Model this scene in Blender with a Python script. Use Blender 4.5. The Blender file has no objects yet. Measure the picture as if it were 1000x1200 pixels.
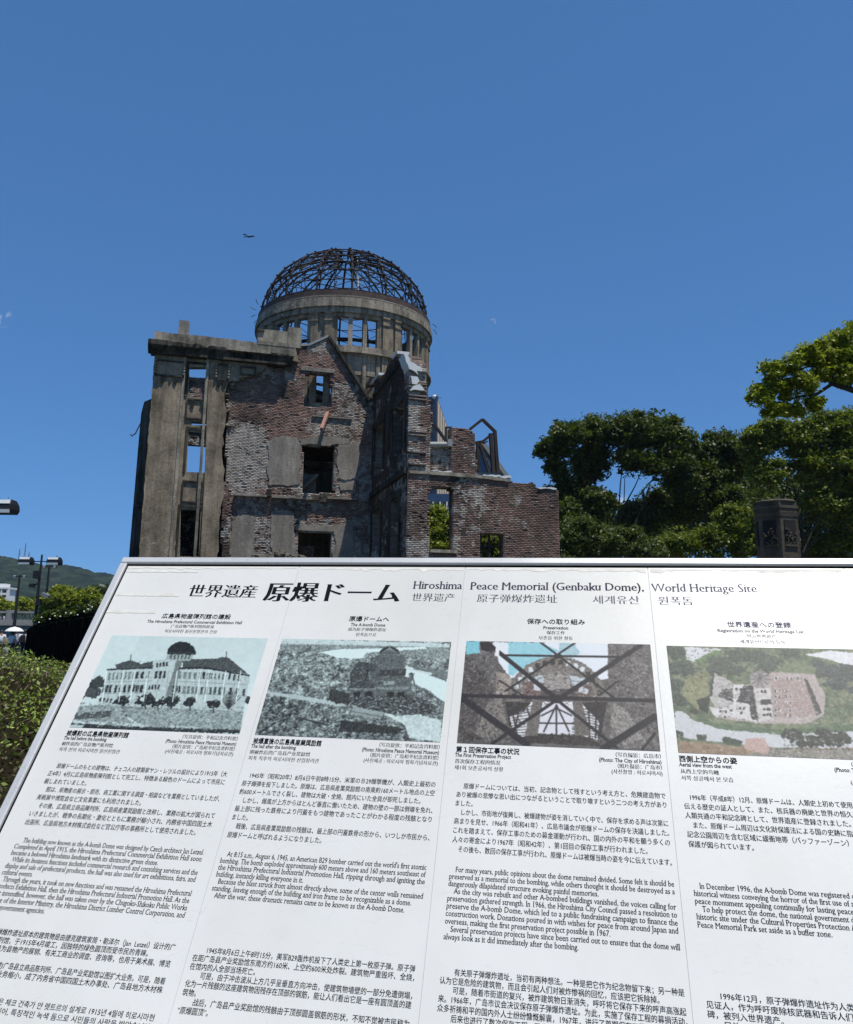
import bpy, math, random, os
import numpy as np
from mathutils import Vector, Matrix
random.seed(7); RNG = np.random.default_rng(7)
S = bpy.context.scene
COL = S.collection

# ------------------------------------------------------------------ camera
FPX, CX, CY = 973.0, 500.0, 533.0            # focal length and optical centre in photo pixels (1000 x 1200)
PITCH, ROLL = math.radians(12.3), math.radians(0.5)
CAMPOS = np.array([0.0, 0.0, 1.55])
_f = np.array([0, math.cos(PITCH), math.sin(PITCH)])
_u = np.array([0, -math.sin(PITCH), math.cos(PITCH)])
_r = np.array([1.0, 0, 0])
RR = _r*math.cos(ROLL) + _u*math.sin(ROLL)
UU = -_r*math.sin(ROLL) + _u*math.cos(ROLL)
cam = bpy.data.objects.new('camera', bpy.data.cameras.new('camera')); COL.objects.link(cam)
M = Matrix.Identity(4)
for i in range(3):
    M[i][0] = RR[i]; M[i][1] = UU[i]; M[i][2] = -_f[i]; M[i][3] = CAMPOS[i]
cam.matrix_world = M
cam.data.sensor_fit = 'VERTICAL'; cam.data.sensor_height = 36.0
cam.data.lens = FPX/1200*36.0
cam.data.shift_y = -(600-CY)/1200.0
cam.data.clip_start = 0.05; cam.data.clip_end = 9000
S.camera = cam

def ray(x, y): return RR*(x-CX)/FPX + UU*(CY-y)/FPX + _f
def at(x, y, Y):                              # world point seen at photo pixel x, y at ground distance Y
    d = ray(x, y); return CAMPOS + d*(Y/d[1])

# ------------------------------------------------------------------ light
SUN = Vector((0.241, -0.24, 0.94)).normalized()
w = bpy.data.worlds.new('World'); S.world = w; w.use_nodes = True
wn = w.node_tree; wn.nodes.clear()
def wnode(t, **k):
    n = wn.nodes.new(t)
    for a, b in k.items(): setattr(n, a, b)
    return n
sky = wnode('ShaderNodeTexSky', sky_type='NISHITA')
sky.sun_disc = False
sky.sun_elevation = math.asin(SUN.z)
sky.sun_rotation = math.atan2(SUN.x, SUN.y)
sky.air_density = 0.6; sky.dust_density = 0.1; sky.ozone_density = 10.0
gm = wnode('ShaderNodeGamma'); gm.inputs[1].default_value = 0.5
hs = wnode('ShaderNodeMixRGB', blend_type='MULTIPLY'); hs.inputs[0].default_value = 1; hs.inputs[2].default_value = (1.04, 2.08, 3.25, 1)
bg = wnode('ShaderNodeBackground'); bg.inputs['Strength'].default_value = 0.088
wo = wnode('ShaderNodeOutputWorld')
wn.links.new(sky.outputs[0], gm.inputs[0]); wn.links.new(gm.outputs[0], hs.inputs[1])
# a few small wisps of cloud in the clear sky
tc = wnode('ShaderNodeTexCoord')
no = wnode('ShaderNodeTexNoise'); no.inputs['Scale'].default_value = 60; no.inputs['Detail'].default_value = 6
wn.links.new(tc.outputs['Generated'], no.inputs['Vector'])
prev = None
for (px, py, rad, amt) in ((1, 372, 0.012, 1.5), (575, 377, 0.007, 1.6), (946, 487, 0.020, 0.75), (897, 506, 0.010, 0.6), (728, 588, 0.012, .4)):
    d = Vector(ray(px, py)).normalized()
    dt = wnode('ShaderNodeVectorMath', operation='DISTANCE'); dt.inputs[1].default_value = d
    wn.links.new(tc.outputs['Generated'], dt.inputs[0])
    mr = wnode('ShaderNodeMapRange'); mr.inputs['From Min'].default_value = rad; mr.inputs['From Max'].default_value = 0
    mr.inputs['To Max'].default_value = amt*2.2
    wn.links.new(dt.outputs['Value'], mr.inputs['Value'])
    if prev is None: prev = mr.outputs[0]
    else:
        ad = wnode('ShaderNodeMath', operation='ADD'); wn.links.new(prev, ad.inputs[0]); wn.links.new(mr.outputs[0], ad.inputs[1]); prev = ad.outputs[0]
nr = wnode('ShaderNodeMapRange'); nr.inputs['From Min'].default_value = 0.45; nr.inputs['From Max'].default_value = 0.7
wn.links.new(no.outputs[0], nr.inputs['Value'])
ml = wnode('ShaderNodeMath', operation='MULTIPLY'); ml.use_clamp = True
wn.links.new(prev, ml.inputs[0]); wn.links.new(nr.outputs[0], ml.inputs[1])
mx = wnode('ShaderNodeMixRGB'); mx.inputs[2].default_value = (8, 8.6, 9.2, 1)
wn.links.new(ml.outputs[0], mx.inputs[0]); wn.links.new(hs.outputs[0], mx.inputs[1])
wn.links.new(mx.outputs[0], bg.inputs['Color']); wn.links.new(bg.outputs[0], wo.inputs[0])

sl = bpy.data.lights.new('sun', 'SUN'); sl.energy = 4.8; sl.angle = math.radians(0.53); sl.color = (1, 0.95, 0.87)
so = bpy.data.objects.new('sun', sl); COL.objects.link(so)
so.rotation_mode = 'QUATERNION'; so.rotation_quaternion = SUN.to_track_quat('Z', 'Y'); so.location = (20, -20, 60)
vs = S.view_settings
vs.view_transform = 'Standard'; vs.look = 'None'; vs.exposure = 0; vs.gamma = 1; vs.use_curve_mapping = False
S.cycles.max_bounces = 6; S.cycles.transparent_max_bounces = 6
S.cycles.use_denoising = True

# ------------------------------------------------------------------ materials
def lin(c):
    c = np.asarray(c, float)/255.0
    return np.where(c <= 0.04045, c/12.92, ((c+0.055)/1.055)**2.4)
class NT:
    def __init__(s, name):
        s.m = bpy.data.materials.new(name); s.m.use_nodes = True; s.t = s.m.node_tree
        s.b = s.t.nodes['Principled BSDF']; s.o = s.t.nodes['Material Output']
        s.tc = s.t.nodes.new('ShaderNodeTexCoord').outputs['Object']
    def n(s, typ, **k):
        x = s.t.nodes.new(typ)
        for a, b in k.items(): setattr(x, a, b)
        return x
    def l(s, a, b): s.t.links.new(a, b)
    def noise(s, scale, detail=4, rough=0.55, stretch=None, seed=0):
        v = s.tc
        mp = s.n('ShaderNodeMapping'); mp.inputs['Location'].default_value = (seed*3.1, seed*7.7, seed*1.3)
        if stretch: mp.inputs['Scale'].default_value = stretch
        s.l(v, mp.inputs[0])
        n = s.n('ShaderNodeTexNoise'); n.inputs['Scale'].default_value = scale; n.inputs['Detail'].default_value = detail
        n.inputs['Roughness'].default_value = rough
        s.l(mp.outputs[0], n.inputs['Vector']); return n.outputs[0]
    def ramp(s, inp, stops):
        r = s.n('ShaderNodeValToRGB'); e = r.color_ramp.elements
        while len(e) < len(stops): e.new(0.5)
        for el, (p, c) in zip(e, stops):
            el.position = p; el.color = (*c, 1) if len(c) == 3 else c
        s.l(inp, r.inputs[0]); return r.outputs[0]
    def mix(s, fac, a, b, mode='MIX'):
        x = s.n('ShaderNodeMixRGB', blend_type=mode)
        for i, v in enumerate((fac, a, b)):
            if isinstance(v, (int, float)): x.inputs[i].default_value = v
            elif isinstance(v, tuple): x.inputs[i].default_value = (*v, 1)
            else: s.l(v, x.inputs[i])
        return x.outputs[0]
    def bump(s, h, strength=0.4, dist=0.02):
        b = s.n('ShaderNodeBump'); b.inputs['Strength'].default_value = strength; b.inputs['Distance'].default_value = dist
        s.l(h, b.inputs['Height']); s.l(b.outputs[0], s.b.inputs['Normal'])
    def base(s, c):
        if isinstance(c, tuple): s.b.inputs['Base Color'].default_value = (*c, 1)
        else: s.l(c, s.b.inputs['Base Color'])
    def set(s, rough=0.9, metal=0.0, spec=0.3):
        s.b.inputs['Roughness'].default_value = rough; s.b.inputs['Metallic'].default_value = metal
        s.b.inputs['Specular IOR Level'].default_value = spec; return s.m

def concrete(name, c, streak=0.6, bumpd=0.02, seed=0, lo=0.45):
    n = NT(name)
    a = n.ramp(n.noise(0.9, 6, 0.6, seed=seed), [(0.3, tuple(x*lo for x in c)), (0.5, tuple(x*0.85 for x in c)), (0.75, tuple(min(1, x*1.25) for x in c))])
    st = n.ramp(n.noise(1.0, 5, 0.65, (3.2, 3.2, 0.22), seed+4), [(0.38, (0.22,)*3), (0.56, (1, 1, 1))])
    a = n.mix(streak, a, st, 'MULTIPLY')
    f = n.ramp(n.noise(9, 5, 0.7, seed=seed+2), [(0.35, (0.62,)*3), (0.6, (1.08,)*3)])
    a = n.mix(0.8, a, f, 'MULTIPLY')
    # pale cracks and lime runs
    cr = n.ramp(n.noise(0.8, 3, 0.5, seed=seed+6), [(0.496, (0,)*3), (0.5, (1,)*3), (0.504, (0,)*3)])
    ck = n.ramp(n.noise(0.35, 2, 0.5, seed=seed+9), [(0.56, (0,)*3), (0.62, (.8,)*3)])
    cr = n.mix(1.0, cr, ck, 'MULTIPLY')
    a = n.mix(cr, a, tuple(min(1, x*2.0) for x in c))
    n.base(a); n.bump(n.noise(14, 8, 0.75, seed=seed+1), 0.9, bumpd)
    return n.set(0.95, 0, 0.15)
def plain(name, c, rough=0.7, metal=0.0, spec=0.4, var=0.25, scale=6, bmp=0.0):
    n = NT(name)
    n.base(n.ramp(n.noise(scale, 5, 0.6), [(0.3, tuple(x*(1-var) for x in c)), (0.7, tuple(min(1, x*(1+var)) for x in c))]))
    if bmp: n.bump(n.noise(scale*3, 5), 0.5, bmp)
    return n.set(rough, metal, spec)
def vcol(name, rough=0.9, trans=0.0, bmp=0.0, var=0.0, spec=0.3, scale=20):
    n = NT(name)
    at_ = n.n('ShaderNodeAttribute', attribute_name='Col')
    c = at_.outputs['Color']
    if var:
        c = n.mix(var, c, n.ramp(n.noise(scale, 4, 0.7), [(0.3, (0.35,)*3), (0.7, (1.25,)*3)]), 'MULTIPLY')
    n.base(c)
    if bmp: n.bump(n.noise(30, 5, 0.7), 0.8, bmp)
    m = n.set(rough, 0, spec)
    if trans:
        t = n.n('ShaderNodeBsdfTranslucent'); n.l(n.mix(1.0, c, (1.5, 1.7, 0.5), 'MULTIPLY'), t.inputs[0])
        ms = n.n('ShaderNodeMixShader'); ms.inputs[0].default_value = trans
        n.l(n.b.outputs[0], ms.inputs[1]); n.l(t.outputs[0], ms.inputs[2]); n.l(ms.outputs[0], n.o.inputs[0])
    return m
def masonry_mat():
    n = NT('masonry'); at_ = n.n('ShaderNodeAttribute', attribute_name='Col'); c = at_.outputs['Color']
    c = n.mix(.55, c, n.ramp(n.noise(7, 5, .7), [(.3, (.45,)*3), (.7, (1.3,)*3)]), 'MULTIPLY')
    c = n.mix(.5, c, n.ramp(n.noise(.9, 5, .65, seed=4), [(.35, (.5, .48, .47)), (.65, (1.2, 1.15, 1.1))]), 'MULTIPLY')
    s1 = n.n('ShaderNodeMath', operation='MULTIPLY_ADD'); n.l(at_.outputs['Alpha'], s1.inputs[0]); s1.inputs[1].default_value = .42; s1.inputs[2].default_value = -.21
    s2 = n.n('ShaderNodeMath', operation='ADD'); n.l(n.noise(2.6, 10, .78, seed=2), s2.inputs[0]); n.l(s1.outputs[0], s2.inputs[1])
    mk = n.ramp(s2.outputs[0], [(.555, (0,)*3), (.60, (.85,)*3)])
    lc = n.ramp(n.noise(5, 6, .7, seed=6), [(.3, (.20, .185, .16)), (.5, (.36, .335, .30)), (.7, (.56, .53, .48))])
    c = n.mix(mk, c, lc); n.base(c); n.bump(n.noise(16, 8, .75), .8, .02)
    return n.set(.95, 0, .1)
MT = dict(
    conc=concrete('weathered_concrete', (0.335, 0.275, 0.195), 0.42),
    conc2=concrete('sooty_shadow_concrete', (0.085, 0.077, 0.062), 0.85, seed=3, lo=0.2),  # soot, darkened further to carry the cornice shadow in its colour
    conc3=concrete('pale_concrete', (0.37, 0.33, 0.26), 0.5, seed=5, lo=0.35),
    plaster=concrete('grey_plaster', (0.295, 0.268, 0.228), 0.25, 0.02, seed=8, lo=0.7),
    drum=concrete('drum_concrete', (0.37, 0.32, 0.25), 0.65, seed=11, lo=0.5),
    masonry=masonry_mat(),
    rust=plain('rusty_steel', (0.026, 0.019, 0.017), 0.8, 0.0, 0.3, 0.5, 3, 0.004),
    rustband=plain('rusty_band', (0.070, 0.048, 0.042), 0.8, 0.0, 0.3, 0.45, 2, 0.004),
    steel=plain('dark_steel', (0.03, 0.03, 0.032), 0.5, 0.0, 0.5, 0.2),
    black=plain('black_metal', (0.012, 0.012, 0.014), 0.55, 0.0, 0.4, 0.2),
    cap=plain('white_repair_mortar', (0.62, 0.64, 0.64), 0.8, 0, 0.2, 0.12, 4, 0.01),
    pipe=plain('grey_pipe', (0.25, 0.26, 0.25), 0.5, 0.2, 0.4, 0.2),
    pink=plain('broken_lintel_iron', (0.30, 0.16, 0.13), 0.8, 0, 0.2, 0.25),
    ink=plain('print_ink', (0.010, 0.010, 0.014), 0.9, 0, 0.05, 0.0),
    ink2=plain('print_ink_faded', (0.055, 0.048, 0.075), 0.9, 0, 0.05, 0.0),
    ink3=plain('print_ink_glare_faded', (0.13, 0.125, 0.16), 0.9, 0, 0.05, 0.0),  # paler ink: print fading plus board glare painted into the colour
    seam=plain('seam_grey', (0.50, 0.49, 0.50), 0.7, 0, 0.2, 0.1),
    photo=vcol('photo_print', 0.5, 0, 0, 0, 0.3),
    leaf=vcol('leaf', 0.5, 0.30, 0, 0, 0.35),
    leafn=vcol('hedge_leaf', 0.5, 0.2, 0, 0, 0.35),
    bark=plain('bark', (0.045, 0.036, 0.028), 0.9, 0, 0.2, 0.4, 5, 0.02),
    stone=concrete('dark_stone', (0.115, 0.098, 0.075), 0.5, 0.01, seed=15, lo=0.6),
    rubble=concrete('rubble_stone', (0.16, 0.14, 0.11), 0.3, 0.02, seed=17),
    lampglass=plain('lamp_glass', (0.62, 0.66, 0.66), 0.25, 0, 0.5, 0.05),
    white=plain('white_paint', (0.72, 0.72, 0.70), 0.6, 0, 0.3, 0.05),
    blueglass=plain('blue_glass', (0.035, 0.06, 0.11), 0.2, 0, 0.6, 0.3, 0.5),
    beige=plain('beige_cladding', (0.66, 0.50, 0.34), 0.7, 0, 0.3, 0.08, 0.3),
    navy=plain('navy_side', (0.04, 0.055, 0.085), 0.5, 0, 0.4, 0.2, 0.3),
    roofc=plain('grey_roof', (0.20, 0.20, 0.18), 0.7, 0, 0.3, 0.15),
    girder=plain('blue_girder', (0.10, 0.17, 0.20), 0.6, 0, 0.3, 0.15),
    balus=plain('bridge_stone', (0.26, 0.26, 0.24), 0.85, 0, 0.2, 0.25),
    skin=plain('skin', (0.45, 0.28, 0.20), 0.6, 0, 0.3, 0.05),
    hair=plain('black_hair', (0.012, 0.011, 0.011), 0.5, 0, 0.4, 0.1),
    shirt=plain('white_shirt', (0.65, 0.68, 0.74), 0.85, 0, 0.2, 0.06),
    trousers=plain('dark_trousers', (0.03, 0.035, 0.06), 0.9, 0, 0.2, 0.2),
    bag=plain('blue_bag', (0.03, 0.08, 0.28), 0.7, 0, 0.3, 0.2),
    bird=plain('bird_plumage', (0.03, 0.025, 0.02), 0.8, 0, 0.2, 0.3),
)
# enamelled board face: white with weather staining and fine scratches
n = NT('enamel_board')
c = n.ramp(n.noise(3, 5, 0.6), [(0.3, (0.655, 0.645, 0.600)), (0.7, (0.715, 0.700, 0.650))])
sc = n.ramp(n.noise(6, 4, 0.6, (1, 5, 5), 3), [(0.498, (0,)*3), (0.5, (0.25,)*3), (0.502, (0,)*3)])
c = n.mix(sc, c, (0.45, 0.45, 0.44))
c = n.mix(.8, c, n.ramp(n.noise(1.0, 5, .65, (7, 7, 1.2), 13), [(.35, (.955, .952, .94)), (.6, (1, 1, 1))]), 'MULTIPLY')
c = n.mix(.8, c, n.ramp(n.noise(2.3, 6, .7, seed=19), [(.36, (.94, .935, .915)), (.52, (1, 1, 1))]), 'MULTIPLY')
sp = n.ramp(n.noise(260, 2, 0.5, None, 5), [(0.76, (0,)*3), (0.80, (0.5,)*3)])
c = n.mix(sp, c, (0.45, 0.43, 0.40))
n.base(c); n.bump(n.noise(120, 3), 0.08, 0.001); MT['board'] = n.set(0.32, 0, 0.4)
n = NT('board_frame_metal')
c = n.ramp(n.noise(5, 4, 0.6, (1, 1, 1), 2), [(0.3, (0.50, 0.50, 0.485)), (0.7, (0.63, 0.63, 0.61))])
sc = n.ramp(n.noise(9, 4, 0.7, (2, .6, 1), 3), [(0.497, (0,)*3), (0.5, (0.5,)*3), (0.503, (0,)*3)])
n.base(n.mix(sc, c, (0.25, 0.25, 0.26))); n.bump(n.noise(60, 3), 0.1, 0.001); MT['frame'] = n.set(0.38, 0.15, 0.5)
n = NT('stain'); n.base(n.ramp(n.noise(60, 5, 0.7), [(0.35, (0.62, 0.58, 0.50)), (0.65, (0.74, 0.72, 0.66))])); MT['stain'] = n.set(0.6)

# ------------------------------------------------------------------ object helpers
WM = {}
def link(o, parent=None, Mw=None):
    COL.objects.link(o)
    Mw = Mw or Matrix.Identity(4)
    if parent is not None:
        o.parent = parent; o.matrix_parent_inverse = WM[parent.name].inverted()
    o.matrix_basis = Mw; WM[o.name] = Mw.copy(); return o
def tag(o, label=None, cat=None, group=None, kind=None):
    if label: o['label'] = label
    if cat: o['category'] = cat
    if group: o['group'] = group
    if kind: o['kind'] = kind
    return o
def thing(name, loc, label, cat, group=None):
    o = bpy.data.objects.new(name, None); o.empty_display_size = 0.3
    link(o, None, Matrix.Translation(Vector(loc))); return tag(o, label, cat, group)
class MB:
    def __init__(s): s.v = []; s.f = []
    def add(s, v, f):
        k = len(s.v); s.v += [tuple(x) for x in v]; s.f += [tuple(i+k for i in q) for q in f]; return s
    def hexa(s, p):  # 8 corners: bottom 4 ccw, top 4
        return s.add(p, [(0, 3, 2, 1), (4, 5, 6, 7), (0, 1, 5, 4), (1, 2, 6, 5), (2, 3, 7, 6), (3, 0, 4, 7)])
    def box(s, x0, x1, y0, y1, z0, z1):
        return s.hexa([(x0, y0, z0), (x1, y0, z0), (x1, y1, z0), (x0, y1, z0), (x0, y0, z1), (x1, y0, z1), (x1, y1, z1), (x0, y1, z1)])
    def tube(s, pts, r, n=6, cap=True):
        pts = [Vector(p) for p in pts]; k = len(pts)
        rs = r if isinstance(r, (list, tuple)) else [r]*k
        rings = []
        ref = Vector((0, 0, 1))
        for i, p in enumerate(pts):
            t = (pts[min(i+1, k-1)] - pts[max(i-1, 0)]).normalized()
            a = t.cross(ref if abs(t.dot(ref)) < 0.95 else Vector((1, 0, 0))).normalized(); b = t.cross(a)
            rings.append([p + (a*math.cos(2*math.pi*j/n) + b*math.sin(2*math.pi*j/n))*rs[i] for j in range(n)])
        v = [q for r_ in rings for q in r_]; f = []
        for i in range(k-1):
            for j in range(n): f.append((i*n+j, i*n+(j+1) % n, (i+1)*n+(j+1) % n, (i+1)*n+j))
        if cap: f.append(tuple(range(n))[::-1]); f.append(tuple((k-1)*n+j for j in range(n)))
        return s.add(v, f)
    def bar(s, p, q, wd, ht, up=(0, 0, 1)):
        p, q, up = Vector(p), Vector(q), Vector(up); t = (q-p).normalized()
        a = t.cross(up)
        a = (a if a.length > 1e-4 else t.cross(Vector((1, 0, 0)))).normalized()*wd/2; b = a.cross(t).normalized()*ht/2
        return s.hexa([p-a-b, p+a-b, q+a-b, q-a-b, p-a+b, p+a+b, q+a+b, q-a+b])
    def lathe(s, prof, c, n=16, a0=0):
        v = []; k = len(prof)
        for r, z in prof:
            for j in range(n):
                a = a0+2*math.pi*j/n; v.append((c[0]+r*math.cos(a), c[1]+r*math.sin(a), c[2]+z))
        f = []
        for i in range(k-1):
            for j in range(n): f.append((i*n+j, i*n+(j+1) % n, (i+1)*n+(j+1) % n, (i+1)*n+j))
        f.append(tuple(range(n))[::-1]); f.append(tuple((k-1)*n+j for j in range(n)))
        return s.add(v, f)
    def mesh(s, name):
        me = bpy.data.meshes.new(name); me.from_pydata(s.v, [], s.f); me.update(); return me
    def build(s, name, mat, parent=None, Mw=None, smooth=False, **tg):
        me = s.mesh(name); me.materials.append(MT[mat])
        if smooth: me.shade_smooth()
        o = bpy.data.objects.new(name, me); link(o, parent, Mw); return tag(o, **tg)
def np_quads(name, verts, mat, cols=None, quads=None):
    """verts (N*4,3) quads; cols per vertex"""
    nq = len(verts)//4 if quads is None else len(quads)
    me = bpy.data.meshes.new(name)
    me.vertices.add(len(verts)); me.vertices.foreach_set('co', np.asarray(verts, np.float32).ravel())
    me.loops.add(nq*4)
    idx = np.arange(nq*4, dtype=np.int32) if quads is None else np.asarray(quads, np.int32).ravel()
    me.loops.foreach_set('vertex_index', idx)
    me.polygons.add(nq); me.polygons.foreach_set('loop_start', np.arange(0, nq*4, 4, dtype=np.int32))
    me.update(calc_edges=True)
    if cols is not None:
        ca = me.color_attributes.new('Col', 'FLOAT_COLOR', 'POINT')
        c4 = np.ones((len(verts), 4), np.float32); c4[:, :np.shape(cols)[1]] = cols
        ca.data.foreach_set('color', c4.ravel())
    me.materials.append(MT[mat]); return me
def obj(name, me, parent=None, Mw=None, **tg):
    o = bpy.data.objects.new(name, me); link(o, parent, Mw); return tag(o, **tg)

def vnoise(x, y, seed=0):
    x = np.asarray(x, float); y = np.asarray(y, float)
    xi = np.floor(x).astype(np.int64); yi = np.floor(y).astype(np.int64); xf = x-xi; yf = y-yi
    def h(a, b):
        n = (a*374761393 + b*668265263 + seed*1442695041) & 0xffffffff
        n = ((n ^ (n >> 13))*1274126177) & 0xffffffff
        return ((n ^ (n >> 16)) & 0xffff)/65535.0
    u = xf*xf*(3-2*xf); v = yf*yf*(3-2*yf)
    return (h(xi, yi)*(1-u)+h(xi+1, yi)*u)*(1-v) + (h(xi, yi+1)*(1-u)+h(xi+1, yi+1)*u)*v
def fbm(x, y, seed=0, o=4):
    s = 0; a = 0.5; t = 0
    for i in range(o): s = s+a*vnoise(x*2**i, y*2**i, seed+i*17); t += a; a *= 0.55
    return s/t
def inpoly(x, y, poly):
    r = np.zeros(x.shape, bool); n_ = len(poly)
    for i in range(n_):
        x1, y1 = poly[i]; x2, y2 = poly[(i+1) % n_]
        if y1 == y2: continue
        c_ = ((y1 > y) != (y2 > y)) & (x < (x2-x1)*(y-y1)/(y2-y1)+x1); r ^= c_
    return r
def jag(pts, step=0.25, amp=0.06, closed=True, seed=1, keep=()):
    rr = random.Random(seed); out = []; n_ = len(pts)
    for i in range(n_ if closed else n_-1):
        a, b = pts[i], pts[(i+1) % n_]; L = math.hypot(b[0]-a[0], b[1]-a[1]); k = max(1, int(L/step))
        if i in keep: k = 1
        out.append(a)
        for j in range(1, k):
            t = j/k+rr.uniform(-.25, .25)/k; out.append((a[0]+(b[0]-a[0])*t+rr.uniform(-amp, amp), a[1]+(b[1]-a[1])*t+rr.uniform(-amp, amp)))
    if not closed: out.append(pts[-1])
    return out
def slab_mesh(name, outline, holes, th, fn):
    """filled outline with holes, thickness th behind the front; fn(a, b, depth) -> world point (depth 0 is the front, th the back)"""
    cu = bpy.data.curves.new('tmp', 'CURVE'); cu.dimensions = '2D'; cu.fill_mode = 'BOTH'; cu.extrude = th/2
    for p in [outline]+list(holes):
        sp = cu.splines.new('POLY'); sp.points.add(len(p)-1)
        for q, (a, b) in zip(sp.points, p): q.co = (a, b, 0, 1)
        sp.use_cyclic_u = True
    o = bpy.data.objects.new('tmp', cu); COL.objects.link(o)
    dg = bpy.context.evaluated_depsgraph_get(); me = bpy.data.meshes.new_from_object(o.evaluated_get(dg)); me.name = name
    bpy.data.objects.remove(o); bpy.data.curves.remove(cu)
    for v in me.vertices: v.co = fn(v.co.x, v.co.y, th/2-v.co.z)
    me.materials.clear(); return me

# ------------------------------------------------------------------ building frame
TH = math.radians(16)
DS = np.array([math.cos(TH), math.sin(TH), 0]); DN = np.array([math.sin(TH), -math.cos(TH), 0])
OA = at(163, 653, 41.0); OA[2] = 0
def B(s, w_, z): return tuple(OA + DS*s + DN*w_ + np.array([0, 0, z]))
def loc(px, py, w_=0.0):
    d = ray(px, py); k = (OA+DN*w_-CAMPOS).dot(DN)/d.dot(DN); p = CAMPOS+d*k-OA
    return (p.dot(DS), p[2])
def side(px, py, s0):
    d = ray(px, py); k = (OA+DS*s0-CAMPOS).dot(DS)/d.dot(DS); p = CAMPOS+d*k-OA
    return (p.dot(DN), p[2])
ruin = thing('domed_ruin', (OA[0], OA[1], 0), 'gutted brick and concrete building crowned by a bare iron dome frame behind the white board', 'ruined building')
def wall(name, mat, pts, w_, th, holes=(), jg=0.05, step=0.3, seed=1, parent=None, keep=(), ground=False, label=None):
    o_ = [loc(x, y, w_) for x, y in pts]
    if ground: o_[0] = (o_[0][0], 0); o_[-1] = (o_[-1][0], 0)
    o_ = jag(o_, step, jg, True, seed, keep) if jg else o_
    h_ = [jag([loc(x, y, w_) for x, y in h], 0.3, jg*0.5, True, seed+5) if jg else [loc(x, y, w_) for x, y in h] for h in holes]
    me = slab_mesh(name, o_, h_, th, lambda a, b, d: B(a, w_-d, b)); me.materials.append(MT[mat])
    return obj(name, me, parent or ruin, label=label)
def bbox(name, mat, s0, s1, w0, w1, z0, z1, parent=None, label=None, jit=0.0):
    m = MB(); ps = [(s0, w1, z0), (s1, w1, z0), (s1, w0, z0), (s0, w0, z0), (s0, w1, z1), (s1, w1, z1), (s1, w0, z1), (s0, w0, z1)]
    m.hexa([B(a, b, c_) for a, b, c_ in ps]); return m.build(name, mat, parent or ruin, label=label)
def rect(x0, y0, x1, y1): return [(x0, y0), (x1, y0), (x1, y1), (x0, y1)]

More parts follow.
